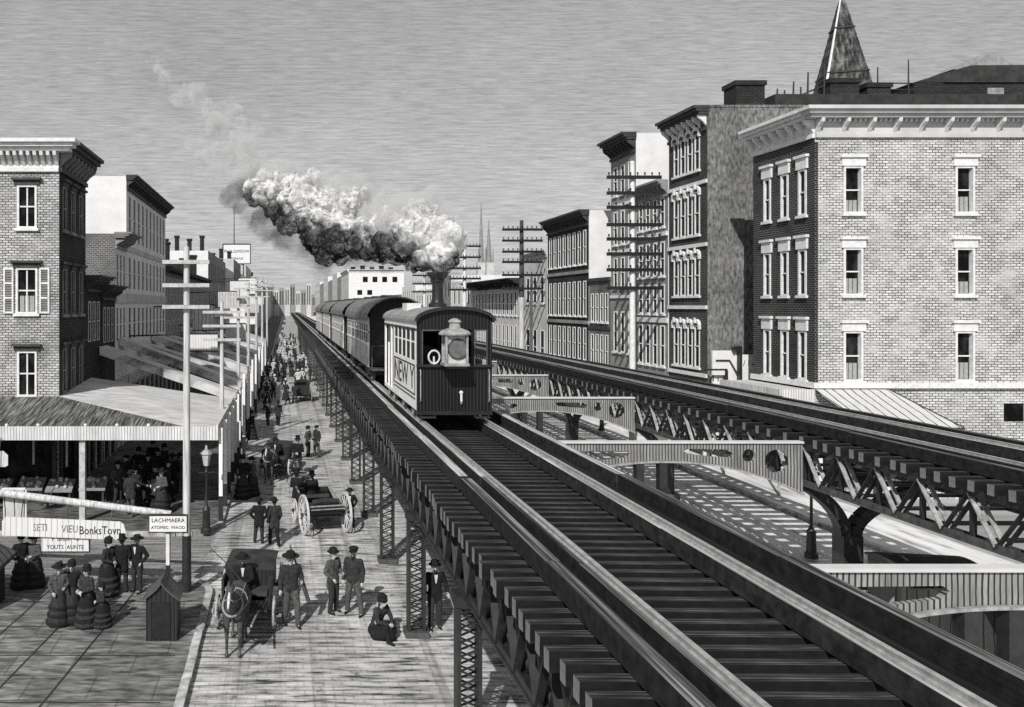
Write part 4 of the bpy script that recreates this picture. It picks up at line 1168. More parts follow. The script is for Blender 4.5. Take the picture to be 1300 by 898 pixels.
# far row on the right: pale fronts stepping down, then taller again near the vanishing point
yy = 97.2; k = 0
rr = random.Random(11)
farR = [(12, 11.6), (14, 12.6), (16, 11.0), (16, 12.0), (22, 10.6), (25, 10.0), (30, 10.6), (42, 9.4)]
nR = ['with a flat parapet beyond the long hall', 'with a stepped top behind the third pole', 'half hidden by engine smoke', 'low, behind the chimney stack', 'behind the engine roof', 'behind the first car roof', 'low, before the white hotel', 'lowest, just before the white hotel']
for (ln, z), nm in zip(farR, nR):
    building('far_building', 'distant pale building ' + nm, XR, 40, yy, yy+ln-0.3, z, 'W', rr.choice(['pale_wall', 'plaster', 'mid_wall']), rows(yy+0.5, yy+ln-0.8, int(ln/2.6), [(z-3.0, z-1.0), (z-6.6, z-4.3)], 1.0), (), None, None, 'plaster', group='distant buildings on the right')
    yy += ln
hot = building('white_hotel', 'broad white building with a row of four small square windows above the train', XR, 43, 285, 320, 21.4, 'W', 'pale_wall', rows(287, 318, 8, [(16, 18.5), (11, 13.5)], 1.6), [(x-0.9, x+0.9, 16.8, 18.8) for x in (29, 32.5, 36, 39.7)] + [(x-0.9, x+0.9, 12.2, 14.0) for x in (27, 30.6)], None, None, 'plaster', cor=dict(h=1.2, out=0.8, step=2, mat='trim_white', dent=False), fcor=dict(h=1.2, out=0.8, step=2, mat='trim_white', dent=False))
for i in range(5):
    chimney(25+i*3.6, 290+i, 1.6, 1.5, 21.3, 22.6+0.5*(i % 2), 'squat chimney on the roof of the white building above the train, number %d along the row' % (i+1) if False else ['squat chimney at the left corner of the white building above the train', 'squat taller chimney second from the left on the white building', 'squat chimney at the middle of the white building roof', 'taller chimney right of middle on the white building roof', 'squat chimney at the right end of the white building roof'][i])
yy = 321
nR2 = ['just past the white hotel', 'two past the white hotel', 'near the vanishing point with dark shaded front', 'third from the end of the row', 'second from the end of the row', 'closing the row']
for i, ln in enumerate((28, 34, 40, 46, 54, 80)):
    z = (20.5, 23, 21, 24, 22, 24)[i]
    building('far_building', 'tiny hazy building on the right ' + nR2[i], XR, 40, yy, yy+ln-0.5, z, 'W', ('mid_wall', 'pale_wall')[i % 2], rows(yy+1, yy+ln-1.5, int(ln/4), [(z-5, z-2), (z-10, z-7)], 1.4), (), None, None, 'plaster', group='hazy far buildings')
    yy += ln
# closing row at the far end of the street
for i in range(13):
    x = -18+i*4.4
    mbn = thing('far_building', 'hazy building %s across the far end of the street' % ['leftmost of the row', 'second of the row from the left', 'third of the row from the left', 'fourth of the row from the left', 'fifth of the row from the left', 'sixth of the row from the left', 'in the middle', 'sixth of the row from the right', 'fifth of the row from the right', 'fourth of the row from the right', 'third of the row from the right', 'second of the row from the right', 'rightmost of the row'][i], 'building', (x, 640, 0), group='buildings closing the street')
    z = 16+RN.uniform(0, 11)
    MB((x, 640, 0)).box(x, x+4.2, 640, 660, 0, z).build('wall', ('pale_wall', 'mid_wall', 'pale_wall', 'roof_grey')[i % 4], mbn)
    for q_ in range(2): MB((x, 640, 0)).box(x+0.7+q_*1.7, x+1.6+q_*1.7, 639.9, 639.98, 9, z-2).build('window', 'dark_trim', mbn)
    MB((x, 640, 0)).box(x+0.2, x+4.0, 640.2, 659.8, z, z+0.4).build('roof', 'roof_grey', mbn)
# distant twin spires
for x, z, r, lb in ((62.2, 41.5, 0.9, 'taller thin distant church steeple right of the engine smoke'), (64.6, 35.5, 1.0, 'shorter thin distant church steeple beside its taller twin')):
    s_ = thing('steeple', lb, 'steeple', (x, 250, 0))
    mb = MB((x, 250, 0)); mb.lathe([(r, 22), (0.08, z)], (x, 250, 0), 8); mb.build('spire', 'mid_wall', s_)
    mb = MB((x, 250, 0)); mb.box(x-1.3, x+1.3, 248.7, 251.3, 0, 22); mb.build('tower', 'pale_wall', s_)
    mb = MB((x, 250, 0))
    for sx in (-1, 1): mb.lathe([(0.3, 22), (0.05, 27)], (x+sx*1.1, 249, 0), 6)
    mb.build('pinnacle', 'mid_wall', s_)

# ---- left side
L1 = building('corner_building', 'pale brick corner house with dark side, shuttered window and heavy white cornice', -22, XL, 33.8, 38.3, 15.35, 'E', 'dark_wall',
              rows(33.95, 38.1, 3, [(11.7, 13.6), (8.0, 10.0), (4.6, 6.5)], 0.66),
              [(-11.5, -10.65, 11.72, 13.57), (-11.5, -10.65, 4.5, 6.45), (-11.55, -10.62, 8.06, 10.02, {'fw': 0.09, 'lintel': 'cap', 'shutter': 1, 'blind': 0.34, 'mull': 1}), (-14.6, -13.7, 11.72, 13.57), (-14.6, -13.7, 8.06, 10.02), (-14.6, -13.7, 4.5, 6.45)],
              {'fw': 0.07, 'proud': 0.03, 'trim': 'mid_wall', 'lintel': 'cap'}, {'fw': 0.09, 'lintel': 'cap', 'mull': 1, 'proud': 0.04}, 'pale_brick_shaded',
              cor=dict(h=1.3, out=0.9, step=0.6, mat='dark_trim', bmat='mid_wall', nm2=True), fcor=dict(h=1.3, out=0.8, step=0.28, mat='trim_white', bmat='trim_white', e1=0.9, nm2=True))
L2a = building('low_house', 'low dark house with jutting cornice directly behind the left corner house', -20, XL, 38.4, 41.5, 9.8, 'E', 'dark_wall', rows(38.6, 41.3, 3, [(6.6, 8.6)], 0.55), (), {'fw': 0.06, 'trim': 'pale_wall', 'sill': False, 'deep': -0.05, 'proud': 0.02}, None, 'dark_brick', cor=dict(h=0.8, out=0.8, step=0.5, mat='dark_trim', bmat='mid_wall', e0=0.2))
L2b = building('low_house', 'low dark house with jutting cornice below the rough brick gable', -20, XL, 41.6, 44.8, 9.4, 'E', 'dark_wall', rows(41.8, 44.6, 3, [(6.4, 8.3)], 0.55), (), {'fw': 0.06, 'trim': 'pale_wall', 'sill': False, 'deep': -0.05, 'proud': 0.02}, None, 'dark_wall', cor=dict(h=0.8, out=0.8, step=0.5, mat='dark_trim', bmat='mid_wall', e0=0.2))
lws = {'fw': 0.05, 'proud': 0.01, 'deep': -0.05, 'trim': 'plaster', 'sill': False}
L3 = building('town_house', 'middling house with a rough brick gable and bracketed cornice', -20, XL, 44.9, 48.0, 12.5, 'E', 'plaster', rows(45.05, 47.9, 3, [(9.4, 11.4), (6.3, 8.3)], 0.5), (), lws, None, 'mid_brick', cor=dict(h=0.9, out=1.0, step=0.5, mat='mid_wall', e0=0.2), belts=[(8.8, 0.5, 0.08)], belt_mat='pale_wall')
L4 = building('tall_building', 'tall left building with a bare white gable above its neighbours and many narrow windows', -21, XL, 48.1, 63.8, 16.3, 'E', 'plaster', rows(48.4, 63.5, 10, [(12.4, 15.2), (9.4, 11.4), (6.3, 8.3)], 0.72), (), lws, None, 'plaster', cor=dict(h=0.9, out=0.7, step=0.8, mat='dark_trim', e0=0.1, e1=0.3), belts=[(8.85, 0.55, 0.08), (11.9, 0.3, 0.06)], belt_mat='pale_wall')
L5 = building('town_house', 'low shaded long house beyond the tall white gabled building', -21, XL, 63.9, 99.0, 11.5, 'E', 'mid_wall', rows(64.2, 98.6, 16, [(8.2, 10.4), (5.0, 7.2)], 0.9), (), {'fw': 0.1, 'trim': 'pale_wall', 'sill': False, 'deep': -0.05, 'proud': 0.02}, None, 'mid_brick', cor=dict(h=0.7, out=0.6, step=1.4, mat='dark_trim'))
L6 = building('tall_building', 'white gabled block with chimneys standing past the low shaded house', -16, XL, 99.2, 128, 15.3, 'E', 'mid_wall', rows(99.6, 127.6, 10, [(11.5, 14), (7.5, 10)], 1.1), (), None, None, 'plaster')
for i, x in enumerate((-15.2, -13.8, -12.2, -10.6)):
    chimney(x, 100.5, 0.5, 0.5, 15.2, 16.9+0.4*(i % 2), 'thin chimney on the white gabled block, ' + ['at its left corner', 'second from its left corner', 'second from its street edge', 'at its street edge'][i])
farL = [(20, 14.6), (24, 17.2), (22, 15.4), (30, 18.4), (26, 16.0), (34, 17.6), (44, 16.2), (50, 19), (60, 17), (90, 19), (110, 18)]
nL = ['just past the white gabled block', 'taller, below the rooftop billboard', 'carrying the rooftop billboard', 'tall and narrow past the billboard', 'shorter, in the middle distance', 'where the street posts merge', 'above the far crowd', 'third from the far end', 'second from the far end', 'at the far end', 'closing the far end']
yy = 128.3
for i, ((ln, z), nm) in enumerate(zip(farL, nL)):
    building('far_building', 'distant left building ' + nm, -22, XL, yy, yy+ln-0.4, z, 'E', ('pale_wall', 'mid_wall', 'plaster')[i % 3], rows(yy+0.8, yy+ln-1.2, max(3, int(ln/4)), [(z-4.4, z-1.6), (z-8.8, z-6.0)], 1.2), (), None, None, ('plaster', 'pale_wall')[i % 2], group='distant buildings on the left')
    for j in range(3):
        if i < 7: chimney(XL-0.9-j*1.7, yy+1+j*2.0, 0.7, 0.7, z-0.05, z+1.4+0.7*(j % 2), 'chimney on the distant left building ' + nm + ', ' + ['street edge', 'middle', 'inner'][j])
    yy += ln
# rooftop billboard with flagpole
bb = thing('roof_billboard', 'white lettered billboard with a tall thin mast above the left rooftops', 'billboard', (-11.2, 177, 15))
o_ = (-11.2, 177, 15)
x0, _, z1 = at(283, 310, 177); x1, _, z0 = at(318, 335, 177)
MB(o_).box(x0, x1, 177, 177.15, z0, z1).build('board', 'sign_white', bb)
fr_ = MB(o_)
for a, b in (((x0, z0), (x1, z0)), ((x0, z1), (x1, z1)), ((x0, z0), (x0, z1)), ((x1, z0), (x1, z1))): fr_.beam((a[0], 176.97, a[1]), (b[0], 176.97, b[1]), 0.14, 0.2)
fr_.build('frame', 'iron', bb)
lg = MB(o_)
for xx in (x0+1.5, x0+3.2, x0+4.6): lg.box(xx-0.12, xx+0.12, 177.16, 177.4, 15.0, z0+0.2)
lg.build('support', 'iron', bb)
ms_ = MB(o_); ms_.tube((x0+2.5, 177.3, z0), (x0+2.5, 177.3, at(297, 260, 177)[2]), 0.16, 0.06, 6); ms_.build('mast', 'iron', bb)
for s, sz, zz in (('PHILOMOW', 0.95, z0+2.75), ('TIMANS', 0.75, z0+1.15)):
    me = text_mesh(s, sz, face_south(((x0+x1)/2, 176.98, zz)), 0.02, 'CENTER', 1.1); me.transform(Matrix.Translation((11.2, -177, -15))); link('lettering', me, 'ink', bb)

# white bill boards in the gap between the corner building and the tall dark one
bo = thing('bill_board', 'white bill-posted boards in the gap beside the dark brick side wall', 'billboard', (23.3, 41, 0))
o_ = (23.3, 41, 0)
MB(o_).box(22.25, 23.55, 41.0, 41.1, 0.0, 6.05).build('board', 'sign_white', bo)
MB(o_).box(23.6, 25.0, 40.8, 40.9, 0.0, 5.85).build('board', 'sign_white', bo)
mb = MB(o_); mb.box(23.5, 23.62, 40.7, 40.98, 0, 6.3); mb.beam((22.4, 40.95, 5.55), (23.1, 40.95, 5.55), 0.05, 0.06); mb.beam((23.1, 40.95, 5.55), (23.55, 40.85, 4.7), 0.05, 0.06)
mb.box(23.2, 23.3, 40.7, 40.95, 6.06, 6.25); mb.box(23.35, 23.44, 40.7, 40.95, 6.06, 6.28)
mb.build('bracing', 'iron', bo)
mb = MB(o_); mb.box(21.6, 22.75, 40.5, 40.6, 5.05, 5.14); mb.box(22.66, 22.78, 40.5, 40.6, 3.0, 5.05); mb.build('gate_frame', 'iron', bo)
for s, sz, p in (('/ I / I V', 0.42, (24.3, 40.79, 5.4)), ('~ m ~', 0.3, (24.4, 40.79, 5.05)), ('- ~ .', 0.3, (24.4, 40.79, 4.75)), ('M i A', 0.5, (22.5, 40.99, 4.6))):
    me = text_mesh(s, sz, face_south(p), 0.004); me.transform(Matrix.Translation((-23.3, -41, 0))); link('lettering', me, 'ink', bo)
# dark plank hoarding under the nearest arch
hd = thing('plank_hoarding', 'dark plank hoarding beneath the nearest arched girder', 'fence', (17, 18, 0))
mb = MB((17, 18, 0)); mb.box(14.0, 21.5, 18.0, 18.1, 0, 1.9); mb.build('boards', 'hoarding', hd)
mb = MB((17, 18, 0))
for x in (14.05, 16.5, 19.0, 21.4): mb.box(x-0.09, x+0.09, 17.85, 17.998, 0, 2.05)
mb.build('post', 'hoarding', hd)
# ------------------------------------------------------------------ left awnings
def awning(label, y0, y1, xa, xb, zw, zc, fas=0.3, mat='awning_top', posts=True, ends=True):
    t = thing('street_awning', label, 'awning', (xb, y0, 0), group='sloping awnings over the left pavement')
    org = (xb, y0, 0)
    mb = MB(org)
    mb.add([(xa,y0,zw),(xb,y0,zc),(xb,y1,zc),(xa,y1,zw),(xa,y0,zw-0.08),(xb,y0,zc-0.08),(xb,y1,zc-0.08),(xa,y1,zw-0.08)], [(0,1,2,3),(7,6,5,4),(0,4,5,1),(2,6,7,3),(0,3,7,4),(1,5,6,2)])
    mb.build('roof_boards', mat, t)
    q = MB(org); q.box(xb, xb+0.06, y0-0.05, y1, zc-fas, zc+0.05); q.build('fascia', 'fascia_board', t)
    if ends:
        q = MB(org); dz = 0.42
        q.add([(xa,y0-0.06,zw+0.03),(xb,y0-0.06,zc+0.03),(xb,y0-0.06,zc-dz),(xa,y0-0.06,zw-dz),(xa,y0-0.005,zw+0.03),(xb,y0-0.005,zc+0.03),(xb,y0-0.005,zc-dz),(xa,y0-0.005,zw-dz)], [(0,1,2,3),(7,6,5,4),(0,4,5,1),(1,5,6,2),(2,6,7,3),(3,7,4,0)])
        q.build('end_board', 'awning_pale', t)
    if posts:
        k = max(2, round((y1-y0)/2.3)+1)
        for i in range(k):
            y = y0+0.12+(y1-y0-0.24)*i/(k-1)
            p = MB(org); p.box(xb+0.065, xb+0.195, y-0.065, y+0.065, 1.0, zc-0.02); o = p.build('post', 'white_paint', t)
            p = MB(org); p.box(xb+0.055, xb+0.205, y-0.075, y+0.075, 0.1, 1.0); p.build('post_foot', 'iron', o)
    return t
# corner awning: wraps the corner house, hipped
ca = thing('corner_awning', 'large hipped awning with a pale boarded fascia wrapping the left corner house', 'awning', (-2.6, 30, 0))
o_ = (-2.6, 30, 0)
YF, YW, XE = 30.0, 33.75, -2.62
zc_, zw_ = 3.78, 4.5
mb = MB(o_); mb.add([(-24, YF, zc_), (XE-1.2, YF, zc_), (XL, YW, zw_), (-24, YW, zw_), (-24, YF, zc_-0.1), (XE-1.2, YF, zc_-0.1), (XL, YW, zw_-0.1), (-24, YW, zw_-0.1)], [(0,1,2,3),(7,6,5,4),(0,4,5,1),(1,5,6,2)])
mb.build('front_slope', 'awning_top', ca)
mb = MB(o_); mb.add([(XE-1.2, YF, zc_+0.004), (XE, YF, zc_-0.05), (XE, 39.4, zc_-0.05), (XL, 39.4, zw_+0.3), (XL, YW, zw_+0.004)], [(0,1,2,3,4)]); mb.add([(XE-1.2, YF, zc_-0.1), (XE, YF, zc_-0.15), (XE, 39.4, zc_-0.15), (XL, 39.4, zw_+0.2), (XL, YW, zw_-0.1)], [(0,1,2,3,4)])
mb.build('side_slope', 'awning_pale', ca)
mb = MB(o_); mb.box(-24, XE, YF-0.08, YF-0.005, 3.28, 3.80); mb.build('fascia', 'fascia_board', ca)
mb = MB(o_); mb.box(XE+0.003, XE+0.08, YF-0.08, 39.4, 3.28, 3.86); mb.build('fascia', 'fascia_board', ca)
for x in (-12.6, -7.75):
    p = MB(o_); p.box(x-0.11, x+0.11, YF+0.05, YF+0.27, 0.1, 3.68); p.build('post', 'pale_post', ca)
for y in (30.2, 32.4, 34.6, 36.9, 39.1):
    p = MB(o_); p.box(XE+0.085, XE+0.225, y-0.07, y+0.07, 1.1, 3.7); q = p.build('post', 'white_paint', ca)
    p = MB(o_); p.box(XE+0.07, XE+0.24, y-0.085, y+0.085, 0.1, 1.1); p.build('post_foot', 'iron', q)
for i, x in enumerate((-10.6, -9.4, -7.6, -6.4, -5.2)):
    p = MB(o_); p.sphere((x, YF-0.02, 3.84), 0.07, 8, 6); p.build('rafter_end', 'trim_white', ca)
# ground floor of the corner house behind the awning: dark shops
shopfront(L1, ((-22+XL)/2, 33.8, 0), fmap('S', 33.8), -21.8, XL-0.1, 4, 3.4, 'dark_trim')
shopfront(L1, ((-22+XL)/2, 33.8, 0), fmap('E', XL), 33.9, 38.2, 2, 3.4, 'dark_trim')
for i, (y0_, y1_, zw__, zc__, lb) in enumerate(((41.0, 42.7, 6.25, 3.8, 'nearest narrow sloping awning, just past the corner awning'), (45.9, 47.6, 6.5, 3.85, 'second narrow sloping awning up the left pavement'), (51.5, 53.4, 6.0, 3.8, 'third narrow sloping awning up the left pavement'), (57.0, 59.5, 6.3, 3.8, 'fourth narrow sloping awning up the left pavement'), (64.5, 67.5, 5.9, 3.9, 'fifth narrow sloping awning up the left pavement'), (73, 77, 6.4, 3.9, 'sixth narrow sloping awning up the left pavement'), (83, 89, 6.0, 4.0, 'seventh narrow sloping awning where the posts crowd together'), (97, 106, 6.2, 4.0, 'last narrow sloping awning up the left pavement'))):
    awning(lb + ', pale boarded on thin posts', y0_, y1_, XL+0.05, -2.6, zw__, zc__, 0.22, 'awning_pale')
for b_, (x0_, ya_, yb_, k_) in ((L2a, (-20, 38.4, 41.5, 2)), (L2b, (-20, 41.6, 44.8, 2)), (L3, (-20, 44.9, 48.0, 2)), (L4, (-21, 48.1, 63.8, 8)), (L5, (-21, 63.9, 99.0, 14))):
    shopfront(b_, ((x0_+XL)/2, ya_, 0), fmap('E', XL), ya_+.1, yb_-.1, k_, 3.6, 'pale_wall')
# plain hitching and telegraph-wire posts along the kerb between the awnings
for i, y in enumerate((43.9, 49.3, 55.2, 61.5, 69.5, 80)):
    t = thing('kerb_post', 'slim pale post at the left kerb, ' + ['nearest, between the first two awnings', 'between the second and third awnings', 'between the third and fourth awnings', 'between the fourth and fifth awnings', 'past the fifth awning', 'past the sixth awning'][i], 'post', (-2.3, y, 0), group='slim posts along the left kerb')
    MB((-2.3, y, 0)).box(-2.37, -2.23, y-.07, y+.07, 1.1, 4.6).build('shaft', 'white_paint', t)
    MB((-2.3, y, 0)).box(-2.39, -2.21, y-.09, y+.09, -.02, 1.1).build('post_foot', 'iron', t)

# ------------------------------------------------------------------ telegraph poles
q = MB(); q.lathe([(0.03, 0), (0.03, 0.08), (0.06, 0.09), (0.055, 0.17), (0.02, 0.2)], (0, 0, 0), 6)
insulator_mesh = q.mesh('insulator'); insulator_mesh.materials.append(MATS['black_paint'])
def telegraph(x, y, top, arms, aw, label, group, r0=0.15, dark_low=True, pale=True, arm_mat='pale_post', armz=0.075, pins=True, split=1.75):
    t = thing('telegraph_pole', label, 'telegraph pole', (x, y, 0), group=group)
    org = (x, y, 0)
    zs = split
    MB(org).tube((x, y, zs), (x, y, top), r0, r0*0.72, 10).build('pole', ('trim_white' if x > 0 else 'pale_wood') if pale else 'dark_boards', t, True)
    if dark_low: MB(org).tube((x, y, -0.1), (x, y, zs), r0*1.2, r0*1.12, 10).build('pole_foot', 'iron', t, True)
    else: MB(org).tube((x, y, -0.1), (x, y, zs), r0*1.03, r0, 10).build('pole_foot', 'pale_wood', t, True)
    for z in arms:
        a = MB(org); a.box(x-aw/2, x+aw/2, y-r0-0.1, y-r0+0.02, z-armz, z+armz); ar = a.build('cross_arm', arm_mat, t)
        if pins:
            k = max(4, int(aw/0.36))
            for i in range(k):
                xx = x-aw/2+0.12+(aw-0.24)*i/(k-1)
                ins = bpy.data.objects.new('insulator', insulator_mesh); COL.objects.link(ins); ins.parent = ar
                ins.location = (xx-x, -r0-0.04, z+armz)
    return t
telegraph(-2.85, 22.8, 10.1, (9.65, 8.98, 8.36), 1.35, 'tall pale telegraph pole with three cross arms at the near left kerb', 'telegraph poles along the left kerb', 0.115, pins=False, armz=0.055)
for i, (y, tp, lb) in enumerate(((35.5, 8.6, 'second telegraph pole beside the awning posts'), (48, 9.4, 'third telegraph pole up the left kerb'), (61, 10.2, 'fourth telegraph pole up the left kerb'), (78, 11.0, 'fifth telegraph pole up the left kerb'), (98, 12.0, 'sixth telegraph pole up the left kerb'), (124, 12.5, 'last visible telegraph pole up the left kerb'))):
    telegraph(-2.85, y, tp, [tp-0.5-0.62*j for j in range(3)], 1.7+0.25*i, 'pale ' + lb, 'telegraph poles along the left kerb', 0.11+0.012*i, pins=False, armz=0.06)
zz = lambda py, Y: H-(py-CY)*Y/FPX
telegraph(20.5, 46.5, zz(205, 46.5), [zz(p, 46.5) for p in (226, 246, 264, 286, 304, 323, 343, 366)], 3.2, 'pale telegraph pole with eight dark cross arms in front of the tall houses', 'telegraph poles along the right side', 0.19, False, True, 'black_paint', 0.10)
t2 = telegraph(20.5, 68.3, zz(280, 68.3), [zz(p, 68.3) for p in (292, 306, 320, 333, 349.5, 366.6)], 3.5, 'telegraph pole dark above and pale below with six arms beside the pale hall', 'telegraph poles along the right side', 0.22, False, False, 'black_paint', 0.10, split=9.1)
telegraph(20.5, 90, zz(305, 90), [zz(p, 90) for p in (313, 327, 341, 354, 368)], 3.6, 'smaller far telegraph pole just right of the engine smoke', 'telegraph poles along the right side', 0.24, False, True, 'black_paint', 0.11)
telegraph(20.5, 116, 14.5, [14, 12.8, 11.6, 10.4], 3.6, 'far telegraph pole hidden behind the engine roof', 'telegraph poles along the right side', 0.24, False, True, 'black_paint', 0.11)

# ------------------------------------------------------------------ lamps
def street_lamp(x, y, label, h=3.3):
    t = thing('street_lamp', label, 'street lamp', (x, y, 0))
    org = (0, 0, 0)
    mb = MB(org); mb.lathe([(0.2, 0.1), (0.2, 0.25), (0.15, 0.3), (0.13, 0.9), (0.16, 0.95), (0.09, 1.05), (0.05, 1.15), (0.04, 2.3), (0.07, 2.34), (0.04, 2.4), (0.03, 2.55)], (0, 0, 0), 12)
    mb.beam((-0.3, 0, 2.3), (0.3, 0, 2.3), 0.03, 0.03)
    mb.build('post', 'iron', t, True)
    mb = MB(org); mb.lathe([(0.10, 2.55), (0.17, 2.98)], (0, 0, 0), 6); l = mb.build('lantern', 'lantern_glass', t)
    mb = MB(org); mb.lathe([(0.22, 2.98), (0.13, 3.1), (0.07, 3.13), (0.05, 3.22), (0.02, 3.3)], (0, 0, 0), 6); mb.build('lantern_cap', 'iron_edge', l)
    return t
sl1 = street_lamp(*gp(262, 680), 'street lamp on a dark fluted post at the far left kerb')
o = copy_tree(sl1, (17.3, 25.9, 0), 0, 'street lamp standing under the empty track beside the forking column')
copy_tree(sl1, (20.9, 52, 0), 0, 'street lamp far off on the right pavement under the track')

# ------------------------------------------------------------------ signs, bar, booth
YS = 22.7
sg = thing('name_sign', 'small white lettered signboard on a post beside the telegraph pole', 'sign', (-3.4, YS+0.2, 0))
o_ = (-3.4, YS+0.2, 0)
xa, _, za = at(190, 655, YS); xb, _, zb = at(237, 675, YS)
MB(o_).box(xa, xb, YS-0.02, YS+0.03, zb, za).build('board', 'sign_white', sg)
mb = MB(o_); mb.box(xa-0.03, xb+0.03, YS-0.03, YS+0.04, za, za+0.05); mb.box(xb, xb+0.03, YS-0.03, YS+0.04, zb, za); mb.box(xa-0.03, xb+0.03, YS-0.03, YS+0.04, zb-0.03, zb); mb.build('frame', 'iron', sg)
xp = (xa+xb)/2-0.02
mb = MB(o_); mb.box(xp-0.05, xp+0.05, YS+0.031, YS+0.13, 0.9, za); mb.build('post', 'trim_white', sg)
mb = MB(o_); mb.box(xp-0.055, xp+0.055, YS+0.03, YS+0.135, 0.1, 0.9); mb.build('post_foot', 'iron', sg)
for s, sz, zt_ in (('LACHMAERA', 0.165, za-0.13), ('ATOMIIC  WAOD', 0.13, zb+0.12)):
    me = text_mesh(s, sz, face_south(((xa+xb)/2, YS-0.025, zt_)), 0.004, 'CENTER', 1.0 if sz > .15 else 0.95); me.transform(Matrix.Translation((3.4, -YS-0.2, 0))); link('lettering', me, 'ink', sg)
# barrier bar over the near pavement, ends by the signboard
bar = thing('barrier_bar', 'long pale slanting pole above the near pavement ending at the signboard', 'pole', (-5, YS+0.3, 0))
p0 = at(-120, 611, YS+0.35); p1 = at(217, 653, YS+0.35)
MB((-5, YS+0.3, 0)).tube(p0, p1, 0.12, 0.10, 10).build('shaft', 'pale_wood', bar, True)
mb = MB((-5, YS+0.3, 0)); mb.box(p1[0]-0.12, p1[0]-0.02, YS+0.3, YS+0.4, 0.1, p1[2]-0.08); mb.box(p0[0]+0.1, p0[0]+0.3, YS+0.25, YS+0.45, 0.1, p0[2]-0.08); mb.build('prop', 'iron_grey', bar)
# arrow-ended banner board hung beneath the bar
bn = thing('banner_sign', 'long arrow ended white banner board hanging under the slanting pole', 'sign', (-6.2, YS, 0))
o_ = (-6.2, YS, 0)
xa, _, za = at(3, 656, YS); xb, _, zb = at(160, 684, YS)
hgt = za-zb; xm = xb-0.12
mb = MB(o_)
slope = -0.05
f_ = lambda u, v, d: (u, YS+d, v+(u-xa)*slope)
mb.prism([(xa, za-0.12), (xa+0.1, za), (xm-0.05, za+0.02), (xm+0.06, za-0.05), (xb, (za+zb)/2+0.06), (xm+0.06, zb+0.2), (xm-0.05, zb+0.14), (xa, zb+0.1)], f_, -0.03, 0.03)
mb.build('board', 'sign_boards', bn)
mb = MB(o_)
for xx in (xa+0.5, xa+1.8, xa+3.1):
    mb = MB(o_)
    zb0 = p0[2]+(p1[2]-p0[2])*(xx-p0[0])/(p1[0]-p0[0])
    mb.tube((xx, YS+0.1, za-0.1+(xx-xa)*slope), (xx, YS+0.35, zb0), 0.018, 0.018, 6)
    mb.build('hanger', 'iron', bn)
for s, sz, u in (('SETI', 0.30, xa+1.1), ('VIEU', 0.30, xa+1.95), ('BonksTovn', 0.34, xa+2.82)):
    me = text_mesh(s, sz, face_south((u, YS-0.035, (za+zb)/2+0.06+(u-xa)*slope)), 0.006, 'CENTER', 0.78); me.transform(Matrix.Translation((6.2, -YS, 0))); link('lettering', me, 'ink' if 'B' in s else 'mid_wall', bn)
lb_ = thing('notice_board', 'ribbed notice board hanging below the arrow ended banner', 'sign', (-6.3, YS+0.05, 0))
xa2, _, za2 = at(53, 677, YS+0.05); xb2, _, zb2 = at(113, 700, YS+0.05)
mb = MB((-6.3, YS+0.05, 0)); mb.box(xa2, xb2, YS+0.04, YS+0.09, zb2, za2); mb.build('board', 'sign_boards', lb_)
mb = MB((-6.3, YS+0.05, 0)); mb.box(xa2-0.03, xb2+0.03, YS+0.045, YS+0.095, zb2-0.04, zb2-0.002); mb.box(xb2, xb2+0.03, YS+0.045, YS+0.095, zb2, za2); mb.build('frame', 'iron', lb_)
mb = MB((-6.3, YS+0.05, 0)); mb.tube((xa2+0.2, YS+0.07, za2), (xa2+0.2, YS+0.07, za2+0.3), 0.02, 0.02, 6); mb.tube((xb2-0.2, YS+0.07, za2), (xb2-0.2, YS+0.07, za2+0.3), 0.02, 0.02, 6); mb.build('hanger', 'iron', lb_)
for s, z in (('F  umum  ~a', za2-0.17), ('YOUTS  AUNTE', zb2+0.12)):
    me = text_mesh(s, 0.17, face_south(((xa2+xb2)/2, YS+0.035, z)), 0.004, 'CENTER', 0.9); me.transform(Matrix.Translation((6.3, -YS-0.05, 0))); link('lettering', me, 'dark_trim', lb_)
sq = thing('notice_board', 'square ribbed board hanging at the left end of the banner', 'sign', (-7.9, YS+0.2, 0))
xa3, _, za3 = at(4, 622, YS+0.5); xb3, _, zb3 = at(32, 660, YS+0.5)
mb = MB((-7.9, YS+0.2, 0)); mb.box(xa3, xb3, YS+0.5, YS+0.55, zb3, za3); mb.build('board', 'pale_boards', sq)
mb = MB((-7.9, YS+0.2, 0)); mb.box(xb3, xb3+0.04, YS+0.49, YS+0.56, zb3, za3); mb.box(xa3, xb3, YS+0.49, YS+0.56, zb3-0.05, zb3); mb.box(xa3-0.04, xb3, YS+0.49, YS+0.56, za3, za3+0.05); mb.build('frame', 'trim_white', sq)
hx = thing('hanging_sign', 'small pale hexagonal sign at the edge under the corner awning', 'sign', (-10.3, 29.0, 0))
xa4, _, za4 = at(-12, 573, 29.6); xb4, _, zb4 = at(10, 593, 29.6)
mb = MB((-10.3, 29.0, 0)); mb.prism([(xa4, za4), (xb4-0.18, za4), (xb4, za4-0.16), (xb4, zb4+0.06), (xb4-0.1, zb4), (xa4, zb4)], lambda u, v, d: (u, 29.6+d, v), 0, 0.06); mb.build('board', 'pale_boards', hx)
mb = MB((-10.3, 29.0, 0)); mb.tube(((xa4+xb4)/2, 29.63, za4), ((xa4+xb4)/2, 29.8, 3.4), 0.02, 0.02, 6); mb.build('hanger', 'iron', hx)
